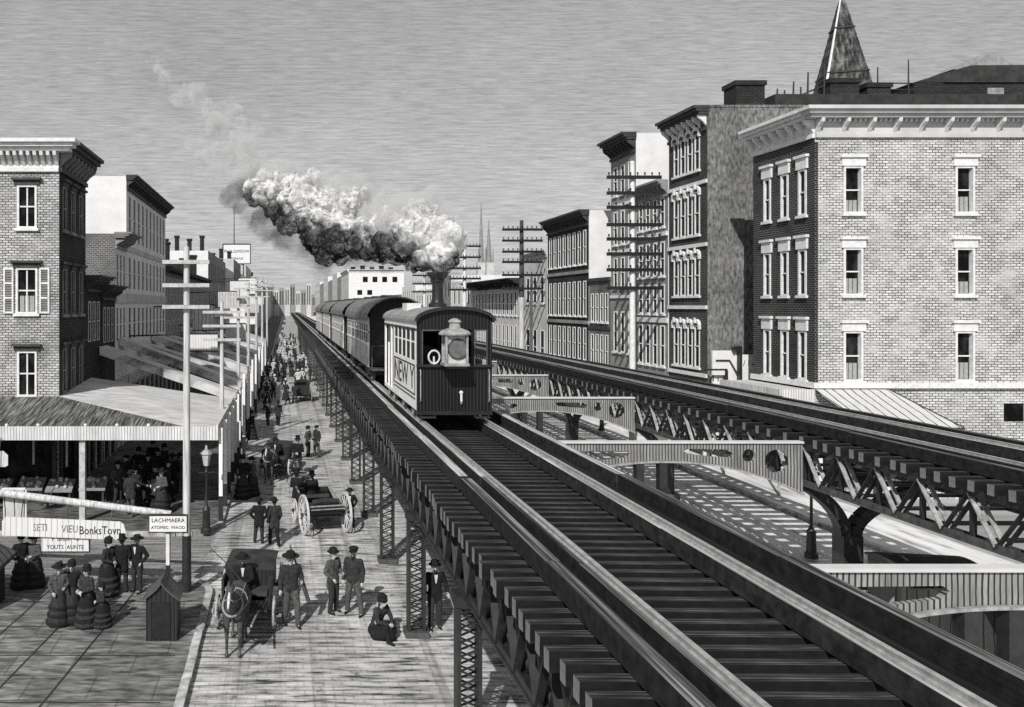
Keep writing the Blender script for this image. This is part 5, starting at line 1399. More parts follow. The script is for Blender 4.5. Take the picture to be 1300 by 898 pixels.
# little black booth with a peaked roof
bx, by = -3.05, 19.4
bt = thing('kiosk_booth', 'black upright booth with a small curved peaked roof at the near kerb', 'booth', (bx, by, 0.13))
o_ = (bx, by, 0.13)
mb = MB(o_); mb.box(bx-0.38, bx+0.38, by, by+0.7, 0.13, 1.22); mb.build('body', 'wagon_panel', bt)
mb = MB(o_); mb.box(bx-0.22, bx+0.22, by-0.03, by-0.002, 0.2, 1.1); mb.build('door', 'black_paint', bt)
mb = MB(o_)
prof = [(-0.46, 1.18), (-0.30, 1.30), (-0.12, 1.46), (0, 1.62), (0.12, 1.46), (0.30, 1.30), (0.46, 1.18), (0.46, 1.14), (0.30, 1.25), (0.12, 1.40), (0, 1.55), (-0.12, 1.40), (-0.30, 1.25), (-0.46, 1.14)]
mb.prism([(bx+u, v) for u, v in prof], lambda u, v, d: (u, d, v), by-0.08, by+0.78); mb.build('roof', 'iron_grey', bt)
mb = MB(o_); mb.prism([(bx-0.38, 1.221), (bx+0.38, 1.221), (bx+0.12, 1.40), (bx, 1.53), (bx-0.12, 1.40)], lambda u, v, d: (u, d, v), by, by+0.7); mb.build('gable', 'wagon_panel', bt)
# corner of another stall at the left edge
st_ = thing('street_stall', 'pale edged slanted stall roof at the left edge of the near pavement', 'stall', (-8.6, 22, 0.13))
o_ = (-8.6, 22, 0.13)
a0 = at(-60, 690, 21.4); a1 = at(2, 710, 21.4); a2 = at(16, 722, 21.0)
mb = MB(o_); mb.prism([(-10.4, 2.1), (-8.4, 1.75), (-7.62, 1.42), (-7.62, 1.30), (-8.4, 1.62), (-10.4, 1.96)], lambda u, v, d: (u, d, v), 20.9, 22.4); mb.build('roof', 'dark_boards', st_)
mb = MB(o_); mb.prism([(-10.4, 2.13), (-8.4, 1.78), (-7.58, 1.44), (-7.58, 1.22), (-8.4, 1.56), (-10.4, 1.9)], lambda u, v, d: (u, d, v), 20.8, 20.895); mb.build('end_board', 'fascia_board', st_)
mb = MB(o_); mb.box(-10.4, -7.9, 21.1, 22.2, 0.13, 1.35); mb.build('counter', 'wagon_panel', st_)
# goods under the corner awning
rg = random.Random(5)
for i in range(6):
    x = -14.5+i*1.3; y = 32.6+0.3*(i % 2)
    c = thing('goods_stand', 'dim goods stand under the corner awning, ' + ['farthest left', 'second from the left', 'third from the left', 'fourth from the left', 'next to the pale post', 'nearest the crowd'][i], 'stand', (x, y, 0.13), group='goods stands under the corner awning')
    o_ = (x, y, 0.13)
    mb = MB(o_)
    for dx in (-0.45, 0.45):
        for dy in (-0.25, 0.25): mb.box(x+dx-0.04, x+dx+0.04, y+dy-0.04, y+dy+0.04, 0.13, 0.8)
    mb.build('leg', 'dark_trim', c)
    mb = MB(o_); mb.add([(x-0.55, y-0.35, 0.8), (x+0.55, y-0.35, 0.8), (x+0.55, y+0.35, 1.15), (x-0.55, y+0.35, 1.15), (x-0.55, y-0.35, 0.74), (x+0.55, y-0.35, 0.74), (x+0.55, y+0.35, 1.09), (x-0.55, y+0.35, 1.09)], [(0,1,2,3),(7,6,5,4),(0,4,5,1),(1,5,6,2),(2,6,7,3),(3,7,4,0)]); mb.build('tray', 'mid_wall', c)
    mb = MB(o_)
    for j in range(9):
        xx = x+rg.uniform(-0.45, 0.45); yy_ = y+rg.uniform(-0.25, 0.25); mb.sphere((xx, yy_, 0.98+(yy_-y)*0.5+0.05), rg.uniform(0.06, 0.11), 7, 5)
    mb.build('goods', 'pale_wall', c)
for i, (x, z0, z1) in enumerate(((-12.2, 1.9, 3.4), (-10.6, 1.7, 3.3), (-9.2, 1.6, 3.2))):
    c = tag(MB((x, 33.2, z1)).tube((x, 33.2, z0), (x, 33.2, z1), 0.05, 0.05, 8).build('hanging_lamp_rod', 'pale_post'), 'thin pale rod hanging under the corner awning, ' + ['leftmost', 'middle', 'nearest the pale post'][i], 'rod')

# boards jutting from the shop fronts farther up the left side
for i, (y, z, w_, h_, x1_) in enumerate(((49, 5.6, 2.0, 1.0, -4.2), (58, 6.6, 1.6, 1.8, -5.2), (66.5, 7.4, 2.6, 0.8, -3.4), (72, 5.2, 1.8, 1.5, -3.6), (80, 8.2, 2.2, 1.6, -4.6), (88, 6.3, 3.0, 0.9, -3.2), (97, 9.4, 2.4, 2.0, -4.4), (108, 7.4, 3.2, 1.1, -3.6), (122, 10.2, 2.6, 2.4, -4.6), (140, 8.6, 3.4, 1.4, -3.8))):
    s_ = thing('shop_sign', 'blank pale signboard jutting over the left pavement, ' + ['nearest, above the second sloping awning', 'upright, just past the second awning', 'long and low, past the third awning', 'square, low over the third awning', 'high, beyond the square one', 'long, over the far awning', 'tall and high by the white gabled block', 'long, low past the white gabled block', 'highest and tallest of the row', 'last of the row before the crowd'][i], 'sign', (x1_, y, 0), group='shop signs jutting over the left pavement')
    o_ = (x1_, y, 0)
    MB(o_).box(x1_-w_, x1_, y, y+0.08, z, z+h_).build('board', ('sign_boards', 'pale_boards', 'plaster')[i % 3], s_)
    q = MB(o_); q.tube((XL, y+0.04, z+h_-0.1), (x1_, y+0.04, z+h_+0.06), 0.05, 0.05, 6); q.build('bracket_arm', 'iron', s_)
    q = MB(o_); q.box(x1_-w_-.05, x1_+.05, y-.02, y-.001, z-.08, z); q.box(x1_-w_-.05, x1_+.05, y-.02, y-.001, z+h_, z+h_+.08); q.build('frame', 'iron', s_)
# chimneys and party walls stand above the long low house
for i, (y, z) in enumerate(((66, 13.0), (72, 14.2), (79, 12.8), (87, 13.6), (94, 14.4))):
    chimney(XL-1.4, y, 1.0, 0.8, 11.4, z, 'brick chimney on the long shaded left house, ' + ['nearest', 'second along', 'middle', 'fourth along', 'farthest'][i])
# ------------------------------------------------------------------ people
V = Vector
def figure(pose):
    """joints of a 1.74 m figure looking along -Y"""
    J = dict(hipL=V((.095,0,.90)), hipR=V((-.095,0,.90)), kneeL=V((.11,-.02,.50)), kneeR=V((-.11,-.02,.50)), ankL=V((.12,.0,.09)), ankR=V((-.12,.0,.09)),
             shL=V((.185,0,1.41)), shR=V((-.185,0,1.41)), elL=V((.25,.04,1.14)), elR=V((-.25,.04,1.14)), wrL=V((.26,-.06,.90)), wrR=V((-.26,-.06,.90)), head=V((0,-.01,1.60)))
    if pose == 'stride':
        J.update(kneeL=V((.10,-.17,.51)), ankL=V((.10,-.24,.09)), kneeR=V((-.10,.06,.49)), ankR=V((-.11,.26,.13)), elL=V((.25,.12,1.15)), wrL=V((.26,.10,.91)), wrR=V((-.25,-.18,.93)))
    if pose == 'apart':
        J.update(kneeL=V((.17,-.03,.5)), ankL=V((.23,-.02,.09)), kneeR=V((-.15,-.02,.5)), ankR=V((-.20,.06,.09)))
    if pose == 'talk':
        J.update(kneeR=V((-.13,-.06,.5)), ankR=V((-.17,-.03,.09)), elL=V((.27,-.0,1.14)), wrL=V((.12,-.25,1.12)), elR=V((-.27,.05,1.15)), wrR=V((-.2,-.16,1.0)))
    if pose == 'pockets':
        J.update(elL=V((.33,.10,1.16)), wrL=V((.2,-.05,.95)), elR=V((-.33,.10,1.16)), wrR=V((-.2,-.05,.95)), kneeL=V((.14,-.05,.5)), ankL=V((.18,-.08,.09)))
    if pose == 'shoulder_arms':
        J.update(elL=V((.28,.02,1.16)), wrL=V((.22,-.22,1.13)), kneeL=V((.13,-.12,.5)), ankL=V((.14,-.16,.09)), kneeR=V((-.10,.03,.49)), ankR=V((-.13,.12,.10)), wrR=V((-.28,-.08,.92)))
    if pose == 'cane':
        J.update(elL=V((.30,.03,1.16)), wrL=V((.30,-.2,.98)), elR=V((-.27,.06,1.15)), wrR=V((-.27,-.05,.91)), kneeR=V((-.12,-.08,.5)), ankR=V((-.14,-.08,.09)))
    if pose == 'reach':
        J.update(elR=V((-.36,-.12,1.25)), wrR=V((-.5,-.28,1.16)), kneeL=V((.12,-.1,.5)), ankL=V((.15,-.12,.09)), kneeR=V((-.11,.05,.5)), ankR=V((-.14,.16,.1)))
    if pose == 'drive':
        J.update(hipL=V((.1,0,.5)), hipR=V((-.1,0,.5)), kneeL=V((.13,-.42,.48)), kneeR=V((-.13,-.42,.48)), ankL=V((.13,-.45,.09)), ankR=V((-.13,-.45,.09)))
        d = V((0,0,-.40))
        for k in ('shL','shR','elL','elR','head'): J[k] = J[k]+d
        J['elL'] = V((.26,-.08,.76)); J['elR'] = V((-.26,-.08,.76)); J['wrL'] = V((.09,-.33,.72)); J['wrR'] = V((-.09,-.33,.72))
    if pose == 'crouch':
        J.update(hipL=V((.1,.05,.24)), hipR=V((-.1,.05,.24)), kneeL=V((.16,-.36,.40)), kneeR=V((-.14,-.40,.36)), ankL=V((.12,-.34,.08)), ankR=V((-.14,-.5,.08)))
        d = V((0,-.10,-.66))
        for k in ('shL','shR','head'): J[k] = J[k]+d
        J['head'] = J['head']+V((0,-.06,-.02))
        J['elL'] = V((.25,-.22,.50)); J['elR'] = V((-.25,-.22,.50)); J['wrL'] = V((.06,-.42,.44)); J['wrR'] = V((-.06,-.42,.44))
    if pose == 'fold':
        J.update(elL=V((.25,-.0,1.14)), wrL=V((.04,-.22,1.07)), elR=V((-.25,-.0,1.14)), wrR=V((-.04,-.22,1.05)))
    return J

def hand_caps(w, el):
    d = (w-el).normalized()
    return [(w, .028, w+d*.045, .036), (w+d*.045, .036, w+d*.085, .034)], d

def fingers(mb, w, d, side):
    """four curled fingers and a thumb rooted in the palm"""
    s = d.cross(V((0,1,0)))
    s = s.normalized() if s.length > .1 else V((1,0,0))
    pn = d.cross(s).normalized()
    base = w+d*.08
    for i, (off, L) in enumerate(((-.027,.062),(-.009,.074),(.009,.070),(.026,.055))):
        a = base+s*off; b = a+d*L*.5-pn*.008; c = b+d*L*.4-pn*.022
        mb.path([a-d*.015, b, c], [.0092,.0085,.006], 6)
    a = w+d*.03+s*side*.028; mb.path([a, a+d*.035+s*side*.02-pn*.01, a+d*.06+s*side*.018-pn*.022], [.011,.010,.007], 6)

def body_mesh(J, name):
    h = J['head']; caps = []
    n0 = (J['shL']+J['shR'])/2+V((0,.01,-.01)); hp = (J['hipL']+J['hipR'])/2
    caps += [(n0, .06, h+V((0,.012,-.07)), .053)]
    caps += [(h+V((0,.018,.035)), .088, h+V((0,.005,.05)), .086), (h+V((0,-.015,-.03)), .064, h+V((0,-.03,-.075)), .042)]
    caps += [(h+V((0,-.088,.02)), .012, h+V((0,-.112,-.018)), .017)]              # nose
    caps += [(h+V((-.03,-.078,.035)), .016, h+V((.03,-.078,.035)), .016)]           # brow
    caps += [(h+V((-.016,-.092,-.05)), .010, h+V((.016,-.092,-.05)), .010)]         # lips
    for s in (-1, 1): caps += [(h+V((s*.085,.01,-.015)), .016, h+V((s*.09,.018,.02)), .02)]   # ears
    caps += [(n0+V((-.1,0,-.08)), .085, hp+V((-.05,0,.05)), .085), (n0+V((.1,0,-.08)), .085, hp+V((.05,0,.05)), .085), (n0+V((0,.005,-.1)), .09, hp+V((0,0,.03)), .09)]
    md = MB()
    for s in 'LR':
        caps += [(J['sh'+s], .062, J['el'+s], .046), (J['el'+s], .043, J['wr'+s], .028), (J['hip'+s], .088, J['knee'+s], .058), (J['knee'+s], .055, J['ank'+s], .038),
                 (J['ank'+s]+V((0,.02,-.04)), .035, J['ank'+s]+V((0,-.15,-.055)), .03), (n0, .055, J['sh'+s], .062)]
        hc, d = hand_caps(J['wr'+s], J['el'+s]); caps += hc
        fingers(md, J['wr'+s], d, 1 if s == 'R' else -1)
    me = remesh(caps, .017, 3, name)
    me = join_meshes(me, md, 0)
    eyes = MB()
    for s in (-1, 1): eyes.sphere(h+V((s*.032,-.083,.012)), .012, 6, 4)
    me = join_meshes(me, eyes, 1)
    me.materials.append(MATS['skin']); me.materials.append(MATS['hair_dark'])
    return me

def torso_caps(J, g=1.0, tail=True, loose=.0):
    n0 = (J['shL']+J['shR'])/2; hp = (J['hipL']+J['hipR'])/2
    caps = []
    for s in (-1, 1):
        caps += [(n0+V((s*.115,0,-.06)), .115*g, hp+V((s*.065,0,.18)), .108*g), (hp+V((s*.065,0,.18)), .108*g, hp+V((s*.075,.0,.0)), .125*g)]
        if tail: caps += [(hp+V((s*.075,0,0)), .125*g, hp+V((s*.085,.02,-.16)), .125*g)]
    caps += [(n0+V((0,.02,-.1)), .125*g, hp+V((0,0,.05)), .125*g), (n0+V((0,.015,0)), .07, n0+V((0,.012,.045)), .068)]
    for s in 'LR':
        caps += [(n0+V(((.08 if s == 'L' else -.08),0,-.015)), .075*g, J['sh'+s], .08*g), (J['sh'+s], .082*g, J['el'+s], .064*g), (J['el'+s], .062*g, J['wr'+s]*.94+J['el'+s]*.06, .050*g)]
    return caps

def leg_caps(J):
    c = []
    for s in 'LR':
        c += [(J['hip'+s], .112, J['knee'+s], .082), (J['knee'+s], .08, J['ank'+s]+V((0,0,-.02)), .068)]
    c += [(J['hipL'], .11, J['hipR'], .11)]
    return c

HATS = {
 'bowler': [(.165,0),(.17,.012),(.115,.02),(.112,.07),(.095,.115),(.05,.14),(.005,.145)],
 'wide':   [(.215,.01),(.22,.022),(.118,.022),(.112,.10),(.10,.125),(.04,.115),(.005,.11)],
 'top':    [(.165,0),(.17,.014),(.11,.02),(.106,.16),(.115,.19),(.005,.192)],
 'cap':    [(.105,-.01),(.108,.03),(.135,.06),(.12,.09),(.05,.10),(.005,.10)],
 'bonnet': [(.125,-.03),(.13,.02),(.115,.07),(.12,.11),(.07,.15),(.005,.16)],
}
VAR = {}
def make_man(key, pose, hat, coat, trous, beard=False, short=False, vest=False, armband=False):
    J = figure(pose)
    bm_ = body_mesh(J, 'person'); h = J['head']
    parts = []
    parts.append(('coat', remesh(torso_caps(J, 1.0, not short), .018, 3, 'coat'), coat))
    parts.append(('trousers', remesh(leg_caps(J), .02, 3, 'trousers'), trous))
    b = MB()
    bc = []
    for s in 'LR':
        k = J['ank'+s]; bc += [(k+V((0,.03,-.05)), .045, k+V((0,-.16,-.06)), .034)]
    parts.append(('boots', remesh(bc, .018, 1, 'boots'), 'cloth_black'))
    hm = MB(); hm.lathe(HATS[hat], h+V((0,.012,.075)), 16, 1.0, 1.1)
    if hat == 'cap': hm.prism([(-.09,-.06),(.09,-.06),(.07,-.17),(0,-.2),(-.07,-.17)], lambda u, v, d: h+V((u, v-.02, .075+d)), 0, .015)
    parts.append(('hat', hm.mesh('hat'), 'cloth_black'))
    hr = [(h+V((0,.05,.03)), .078, h+V((0,.06,-.03)), .062)]
    if beard: hr += [(h+V((-.035,-.055,-.06)), .035, h+V((.035,-.055,-.06)), .035), (h+V((0,-.06,-.08)), .045, h+V((0,-.07,-.13)), .03)]
    else: hr += [(h+V((-.03,-.098,-.033)), .012, h+V((.03,-.098,-.033)), .012)]
    parts.append(('hair', remesh(hr, .014, 1, 'hair'), 'hair_dark'))
    if vest:
        n0 = (J['shL']+J['shR'])/2
        q = MB(); q.prism([(-.045,.0),(.045,.0),(.012,-.22),(-.012,-.22)], lambda u, v, d: n0+V((u, -.125+d-.05*v, v+.03)), -.012, .02)
        parts.append(('shirt_front', q.mesh('shirt_front'), 'cloth_pale'))
    VAR[key] = (bm_, parts)

def make_lady(key, pose, hat, col, skirt, pale_apron=False):
    J = figure(pose)
    bm_ = body_mesh(J, 'person'); h = J['head']
    parts = [('bodice', remesh(torso_caps(J, .88, False), .018, 3, 'bodice'), col)]
    sk = MB()
    prof = [(.36,.02),(.37,.06),(.34,.25),(.29,.5),(.24,.72),(.19,.9),(.135,1.02),(.13,1.06)]
    k = 28
    for (r, z) in prof:
        for j in range(k):
            t = 2*math.pi*j/k; q = r*(1+.06*math.sin(9*t)*(1-z))
            bus = max(0, math.sin(t))*(.16*math.exp(-((z-.82)/.2)**2)+.10*(1-z))
            sk.v.append((q*math.cos(t)*.92, q*math.sin(t)*.9+bus, z))
    for i in range(len(prof)-1):
        for j in range(k): sk.f.append((i*k+j, i*k+(j+1) % k, (i+1)*k+(j+1) % k, (i+1)*k+j))
    parts.append(('skirt', sk.mesh('skirt'), skirt))
    fl = MB()
    for z, r in ((.14,.375),(.36,.335),(.56,.295)):
        fl.lathe([(r*.98,z-.05),(r+.03,z-.06),(r+.02,z),(r*.96,z+.03)], (0,.04,0), 28, .92, 1.0, .05, 14)
    parts.append(('flounce', fl.mesh('flounce'), 'cloth_dark' if skirt == 'cloth_black' else 'cloth_black'))
    hm = MB(); hm.lathe(HATS[hat], h+V((0,.03,.06)), 14, 1, 1.1); hm.sphere(h+V((.05,.02,.2)), .05, 8, 6)
    parts.append(('hat', hm.mesh('hat'), 'cloth_black'))
    parts.append(('hair', remesh([(h+V((0,.05,.03)), .085, h+V((0,.075,-.04)), .07), (h+V((0,.10,-.02)), .06, h+V((0,.10,-.08)), .045)], .016, 1, 'hair'), 'hair_dark'))
    VAR[key] = (bm_, parts)

make_man('m_talk', 'talk', 'bowler', 'cloth_grey', 'cloth_dark')
make_man('m_talk2', 'apart', 'cap', 'cloth_dark', 'cloth_grey', True, True)
make_man('m_stand', 'pockets', 'wide', 'cloth_black', 'cloth_dark', True, False, True)
make_man('m_stride', 'stride', 'bowler', 'cloth_dark', 'cloth_black')
make_man('m_gun', 'shoulder_arms', 'wide', 'cloth_dark', 'cloth_grey', False, True)
make_man('m_cane', 'cane', 'bowler', 'cloth_black', 'cloth_dark', True, False, True)
make_man('m_top', 'fold', 'top', 'cloth_black', 'cloth_dark')
make_man('m_reach', 'reach', 'bowler', 'cloth_dark', 'cloth_grey')
make_man('m_drive', 'drive', 'wide', 'cloth_black', 'cloth_dark', True, False, True)
make_man('m_drive_top', 'drive', 'top', 'cloth_black', 'cloth_dark', False, False, True)
make_lady('w_fold', 'fold', 'bonnet', 'cloth_dark', 'cloth_black')
make_lady('w_stand', 'pockets', 'bonnet', 'cloth_black', 'cloth_dark')
make_lady('w_talk', 'talk', 'wide', 'cloth_grey', 'cloth_dark')
# crouching figure by the street edge: wide skirts folded on the ground
def make_crouch(key):
    J = figure('crouch'); h = J['head']
    bm_ = body_mesh(J, 'person')
    parts = [('bodice', remesh(torso_caps(J, .9, False), .018, 3, 'bodice'), 'cloth_dark')]
    parts.append(('skirt', remesh([((0,.06,.2),.2,(0,-.3,.24),.2), ((-.14,-.34,.22),.15,(-.2,-.1,.14),.15), ((.14,-.34,.22),.15,(.2,-.1,.14),.15), ((0,.16,.12),.16,(0,-.4,.12),.14)], .03, 3, 'skirt'), 'cloth_black'))
    hm = MB(); hm.lathe(HATS['bonnet'], h+V((0,.02,.06)), 14, 1, 1.1); parts.append(('hat', hm.mesh('hat'), 'cloth_black'))
    bc = []
    for s in 'LR':
        bc += [(J['hip'+s], .1, J['knee'+s], .085), (J['knee'+s], .08, J['ank'+s], .06), (J['ank'+s]+V((0,.03,-.04)), .05, J['ank'+s]+V((0,-.16,-.045)), .042)]
    parts.append(('boots', remesh(bc, .02, 1, 'boots'), 'cloth_black'))
    parts.append(('hair', remesh([(h+V((0,.05,.03)), .085, h+V((0,.075,-.04)), .07)], .016, 1, 'hair'), 'hair_dark'))
    VAR[key] = (bm_, parts)
make_crouch('w_crouch')

def person(key, loc, rz, label, scale=1.0, group=None):
    me, parts = VAR[key]
    o = bpy.data.objects.new('person', me); COL.objects.link(o)
    o.location = loc; o.rotation_euler = (0, 0, math.radians(rz)); o.scale = (scale,)*3
    tag(o, label, 'person', group)
    for nm, pm, mt in parts:
        if not pm.materials: pm.materials.append(MATS[mt])
        c = bpy.data.objects.new(nm, pm); COL.objects.link(c); c.parent = o
    return o
def ppl(key, px, py, rz, label, s=1.0, z=0.0, group=None, hpx=None):
    x, y = gp(px, py)
    if z: y = (H-z)*FPX/(py-CY); x = (px-CX)*y/FPX
    if hpx: s = hpx*y/FPX/1.78
    return person(key, (x, y, z), rz, label, s, group)

# named figures, feet at (px, py)
Zk = 0.13
g3 = 'women gathered on the near pavement'
ppl('w_talk', 75, 793, 25, 'woman in ruffled dark dress at the left of the trio on the near pavement', z=Zk, hpx=78, group=g3)
ppl('w_stand', 91, 790, 5, 'woman in plain black dress between her two companions on the near pavement', z=Zk, hpx=78, group=g3)
ppl('w_fold', 110, 795, -30, 'woman with folded hands at the right of the trio on the near pavement', z=Zk, hpx=77, group=g3)
ppl('w_fold', 129, 796, -60, 'small girl in a long dress beside the trio of women', z=Zk, hpx=56)
ppl('w_fold', 138, 755, 60, 'woman in trailing dress talking to two dark suited men behind the trio', z=Zk, hpx=72)
ppl('m_top', 155, 752, 185, 'man seen from behind between the trailing dress woman and a hatted man', z=Zk, hpx=72)
ppl('m_stand', 174, 751, -25, 'man in a wide hat standing right of the man seen from behind', z=Zk, hpx=71)
ppl('w_stand', 27, 746, 30, 'woman in heavy black dress at the far left under the banner board', z=Zk, hpx=68)
ppl('w_talk', 43, 745, -20, 'woman in black leaning close to her friend under the banner board', z=Zk, hpx=66)
ppl('m_gun', 369, 794, 15, 'man in a broad hat carrying a long gun on his shoulder', hpx=93)
ppl('m_talk', 423, 777, 45, 'man in grey coat talking, left of the standing pair in the street', hpx=81)
ppl('m_talk2', 449, 780, -25, 'stocky bearded man in a cap with legs apart, right of the standing pair', hpx=86)
ppl('w_crouch', 480, 808, 40, 'figure in a bonnet crouching on the roadway near the iron column', hpx=88)
ppl('m_cane', 552, 797, 5, 'bearded man in black with a cane behind the nearest iron column', hpx=85)
ppl('m_stand', 329, 690, 175, 'man in a dark coat walking away at the left of a pair', hpx=58)
ppl('m_stride', 348, 693, 195, 'man striding away at the right of a pair, one leg back', hpx=61)
ppl('m_stand', 444, 669, 0, 'man in a wide hat standing alone right of the open carriage', hpx=49)
ppl('m_top', 378, 603, -10, 'man in a tall hat standing right of the dark carriage facing us', hpx=48)
ppl('m_talk', 391, 580, 60, 'man at the left of a pair talking past the dark carriage', hpx=39)
ppl('m_talk2', 402, 580, -50, 'man at the right of a pair talking past the dark carriage', hpx=40)
ppl('w_stand', 308, 633, 20, 'woman in a wide dark dress at the kerb by the awning posts', hpx=55)
ppl('w_talk', 319, 630, -40, 'woman reaching toward her friend at the kerb by the awning posts', hpx=50)
ppl('m_reach', 340, 540, -30, 'man holding out an arm up the street past the dark carriage', hpx=30)
ppl('m_stride', 353, 541, 170, 'man beside the one holding out his arm, up the street', hpx=32)
ppl('m_stand', 337, 521, 0, 'lone small figure in the middle of the street past the arm-reaching man', hpx=26)
ppl('m_stride', 365, 514, 90, 'lone striding figure right of middle, farther up the street', hpx=22)
ppl('w_stand', 320, 558, 60, 'woman in dark dress on the kerb beside the carriage facing us', hpx=36)
ppl('w_talk', 315, 549, -60, 'woman in pale bonnet on the kerb beneath the sloping awnings', hpx=34)
# the rifle is held, not worn
gx, gy = gp(369, 794)
rf = thing('rifle', 'long gun slanting over the shoulder of the broad hatted man', 'gun', (gx+0.2, gy+0.1, 0.6))
o_ = (gx+0.2, gy+0.1, 0.6)
MB(o_).tube((gx-0.02, gy+0.18, 2.05), (gx+0.28, gy+0.08, 1.2), 0.022, 0.03, 8).build('barrel', 'iron_grey', rf)
MB(o_).beam((gx+0.28, gy+0.08, 1.2), (gx+0.47, gy+0.02, 0.62), 0.05, 0.10).build('stock', 'dark_trim', rf)
cx, cy = gp(552, 797)
MB_ = MB((cx+0.35, cy-0.3, 0)); MB_.tube((cx+0.33, cy-0.22, 0.95), (cx+0.62, cy-0.35, 0.01), 0.016, 0.012, 6)
MB_.path([(cx+0.33, cy-0.22, 0.95), (cx+0.30, cy-0.21, 0.99), (cx+0.26, cy-0.2, 0.97)], 0.018, 6)
tag(MB_.build('walking_cane', 'harness_white'), 'pale walking cane held by the bearded man behind the iron column', 'cane')

# the crowd under the corner awning and along the pavement
rp = random.Random(21)
crowd = [(150, 640, 40), (160, 630, 42), (172, 648, 38), (180, 640, 200), (188, 628, 0), (197, 645, 0), (205, 652, -30), (213, 638, 90), (219, 628, 180), (228, 627, 160), (176, 618, 10), (200, 620, 20), (194, 607, 0), (166, 655, 170), (209, 612, 60)]
desc = ['man in dark coat at the left edge of the awning crowd', 'man in grey coat second from the left in the awning crowd', 'short figure low in the awning crowd', 'man with his back turned in the awning crowd', 'tall hatted man in the middle of the awning crowd', 'woman at the front of the awning crowd', 'woman frontmost in the awning crowd', 'man turned sideways at the right of the awning crowd', 'man seen from behind, first of the awning crowd pair at right', 'man seen from behind, second of the awning crowd pair at right', 'figure deep in the shade behind the awning crowd, left', 'figure deep in the shade behind the awning crowd, middle', 'figure farthest back in the awning crowd', 'broad man bending at the front left of the awning crowd', 'figure deep in the shade behind the awning crowd, right']
keys = ['m_talk', 'm_talk2', 'w_fold', 'm_stand', 'm_top', 'w_stand', 'w_talk', 'm_stride', 'm_stand', 'm_talk', 'w_stand', 'm_stride', 'm_top', 'm_reach', 'w_fold']
for (px, py, rz), l, k in zip(crowd, desc, keys):
    ppl(k, px, py, rz, l, 1.0, 0.13, 'crowd under the corner awning')

# people so far up the street that only their outline shows
def far_mesh(key):
    me, parts = VAR[key]; mb = MB()
    def addm(m, dec):
        ob = bpy.data.objects.new('t', m); COL.objects.link(ob)
        d = ob.modifiers.new('d', 'DECIMATE'); d.ratio = dec
        bpy.context.view_layer.update()
        e = bpy.data.meshes.new_from_object(ob.evaluated_get(bpy.context.evaluated_depsgraph_get()))
        mb.add([v.co for v in e.vertices], [p.vertices for p in e.polygons]); bpy.data.objects.remove(ob); bpy.data.meshes.remove(e)
    for nm, pm, mt in parts: addm(pm, .15 if len(pm.polygons) > 800 else .6)
    m2 = bpy.data.meshes.new('far_figure'); 
    m2.from_pydata(mb.v, [], mb.f); m2.update()
    k = len(m2.polygons)
    m2.materials.append(MATS['cloth_dark'])
    return m2
FM = [far_mesh(k) for k in ('m_talk', 'm_stride', 'm_stand', 'w_stand', 'w_fold')]
pale_far = []
for m in FM[2:4]:
    c = m.copy(); c.materials.clear(); c.materials.append(MATS['pale_wall']); pale_far.append(c)
for i in range(95):
    if i < 14:   py = rp.uniform(492, 512)
    elif i < 50: py = rp.uniform(465, 492)
    else: py = rp.uniform(432, 465)
    y = H*FPX/(py-CY); x = rp.uniform(-2.0, 2.9) if i >= 14 else rp.choice([rp.uniform(-2.2, -1.0), rp.uniform(-0.5, 2.8)])
    o = bpy.data.objects.new('person', rp.choice(FM + pale_far + (pale_far if i > 50 else []))); COL.objects.link(o)
    o.location = (x, y, 0); o.rotation_euler = (0, 0, rp.uniform(0, 6.28)); s = rp.uniform(.92, 1.06); o.scale = (s, s, s)
    tag(o, 'tiny figure in the distant crowd filling the street', 'person', 'distant street crowd')

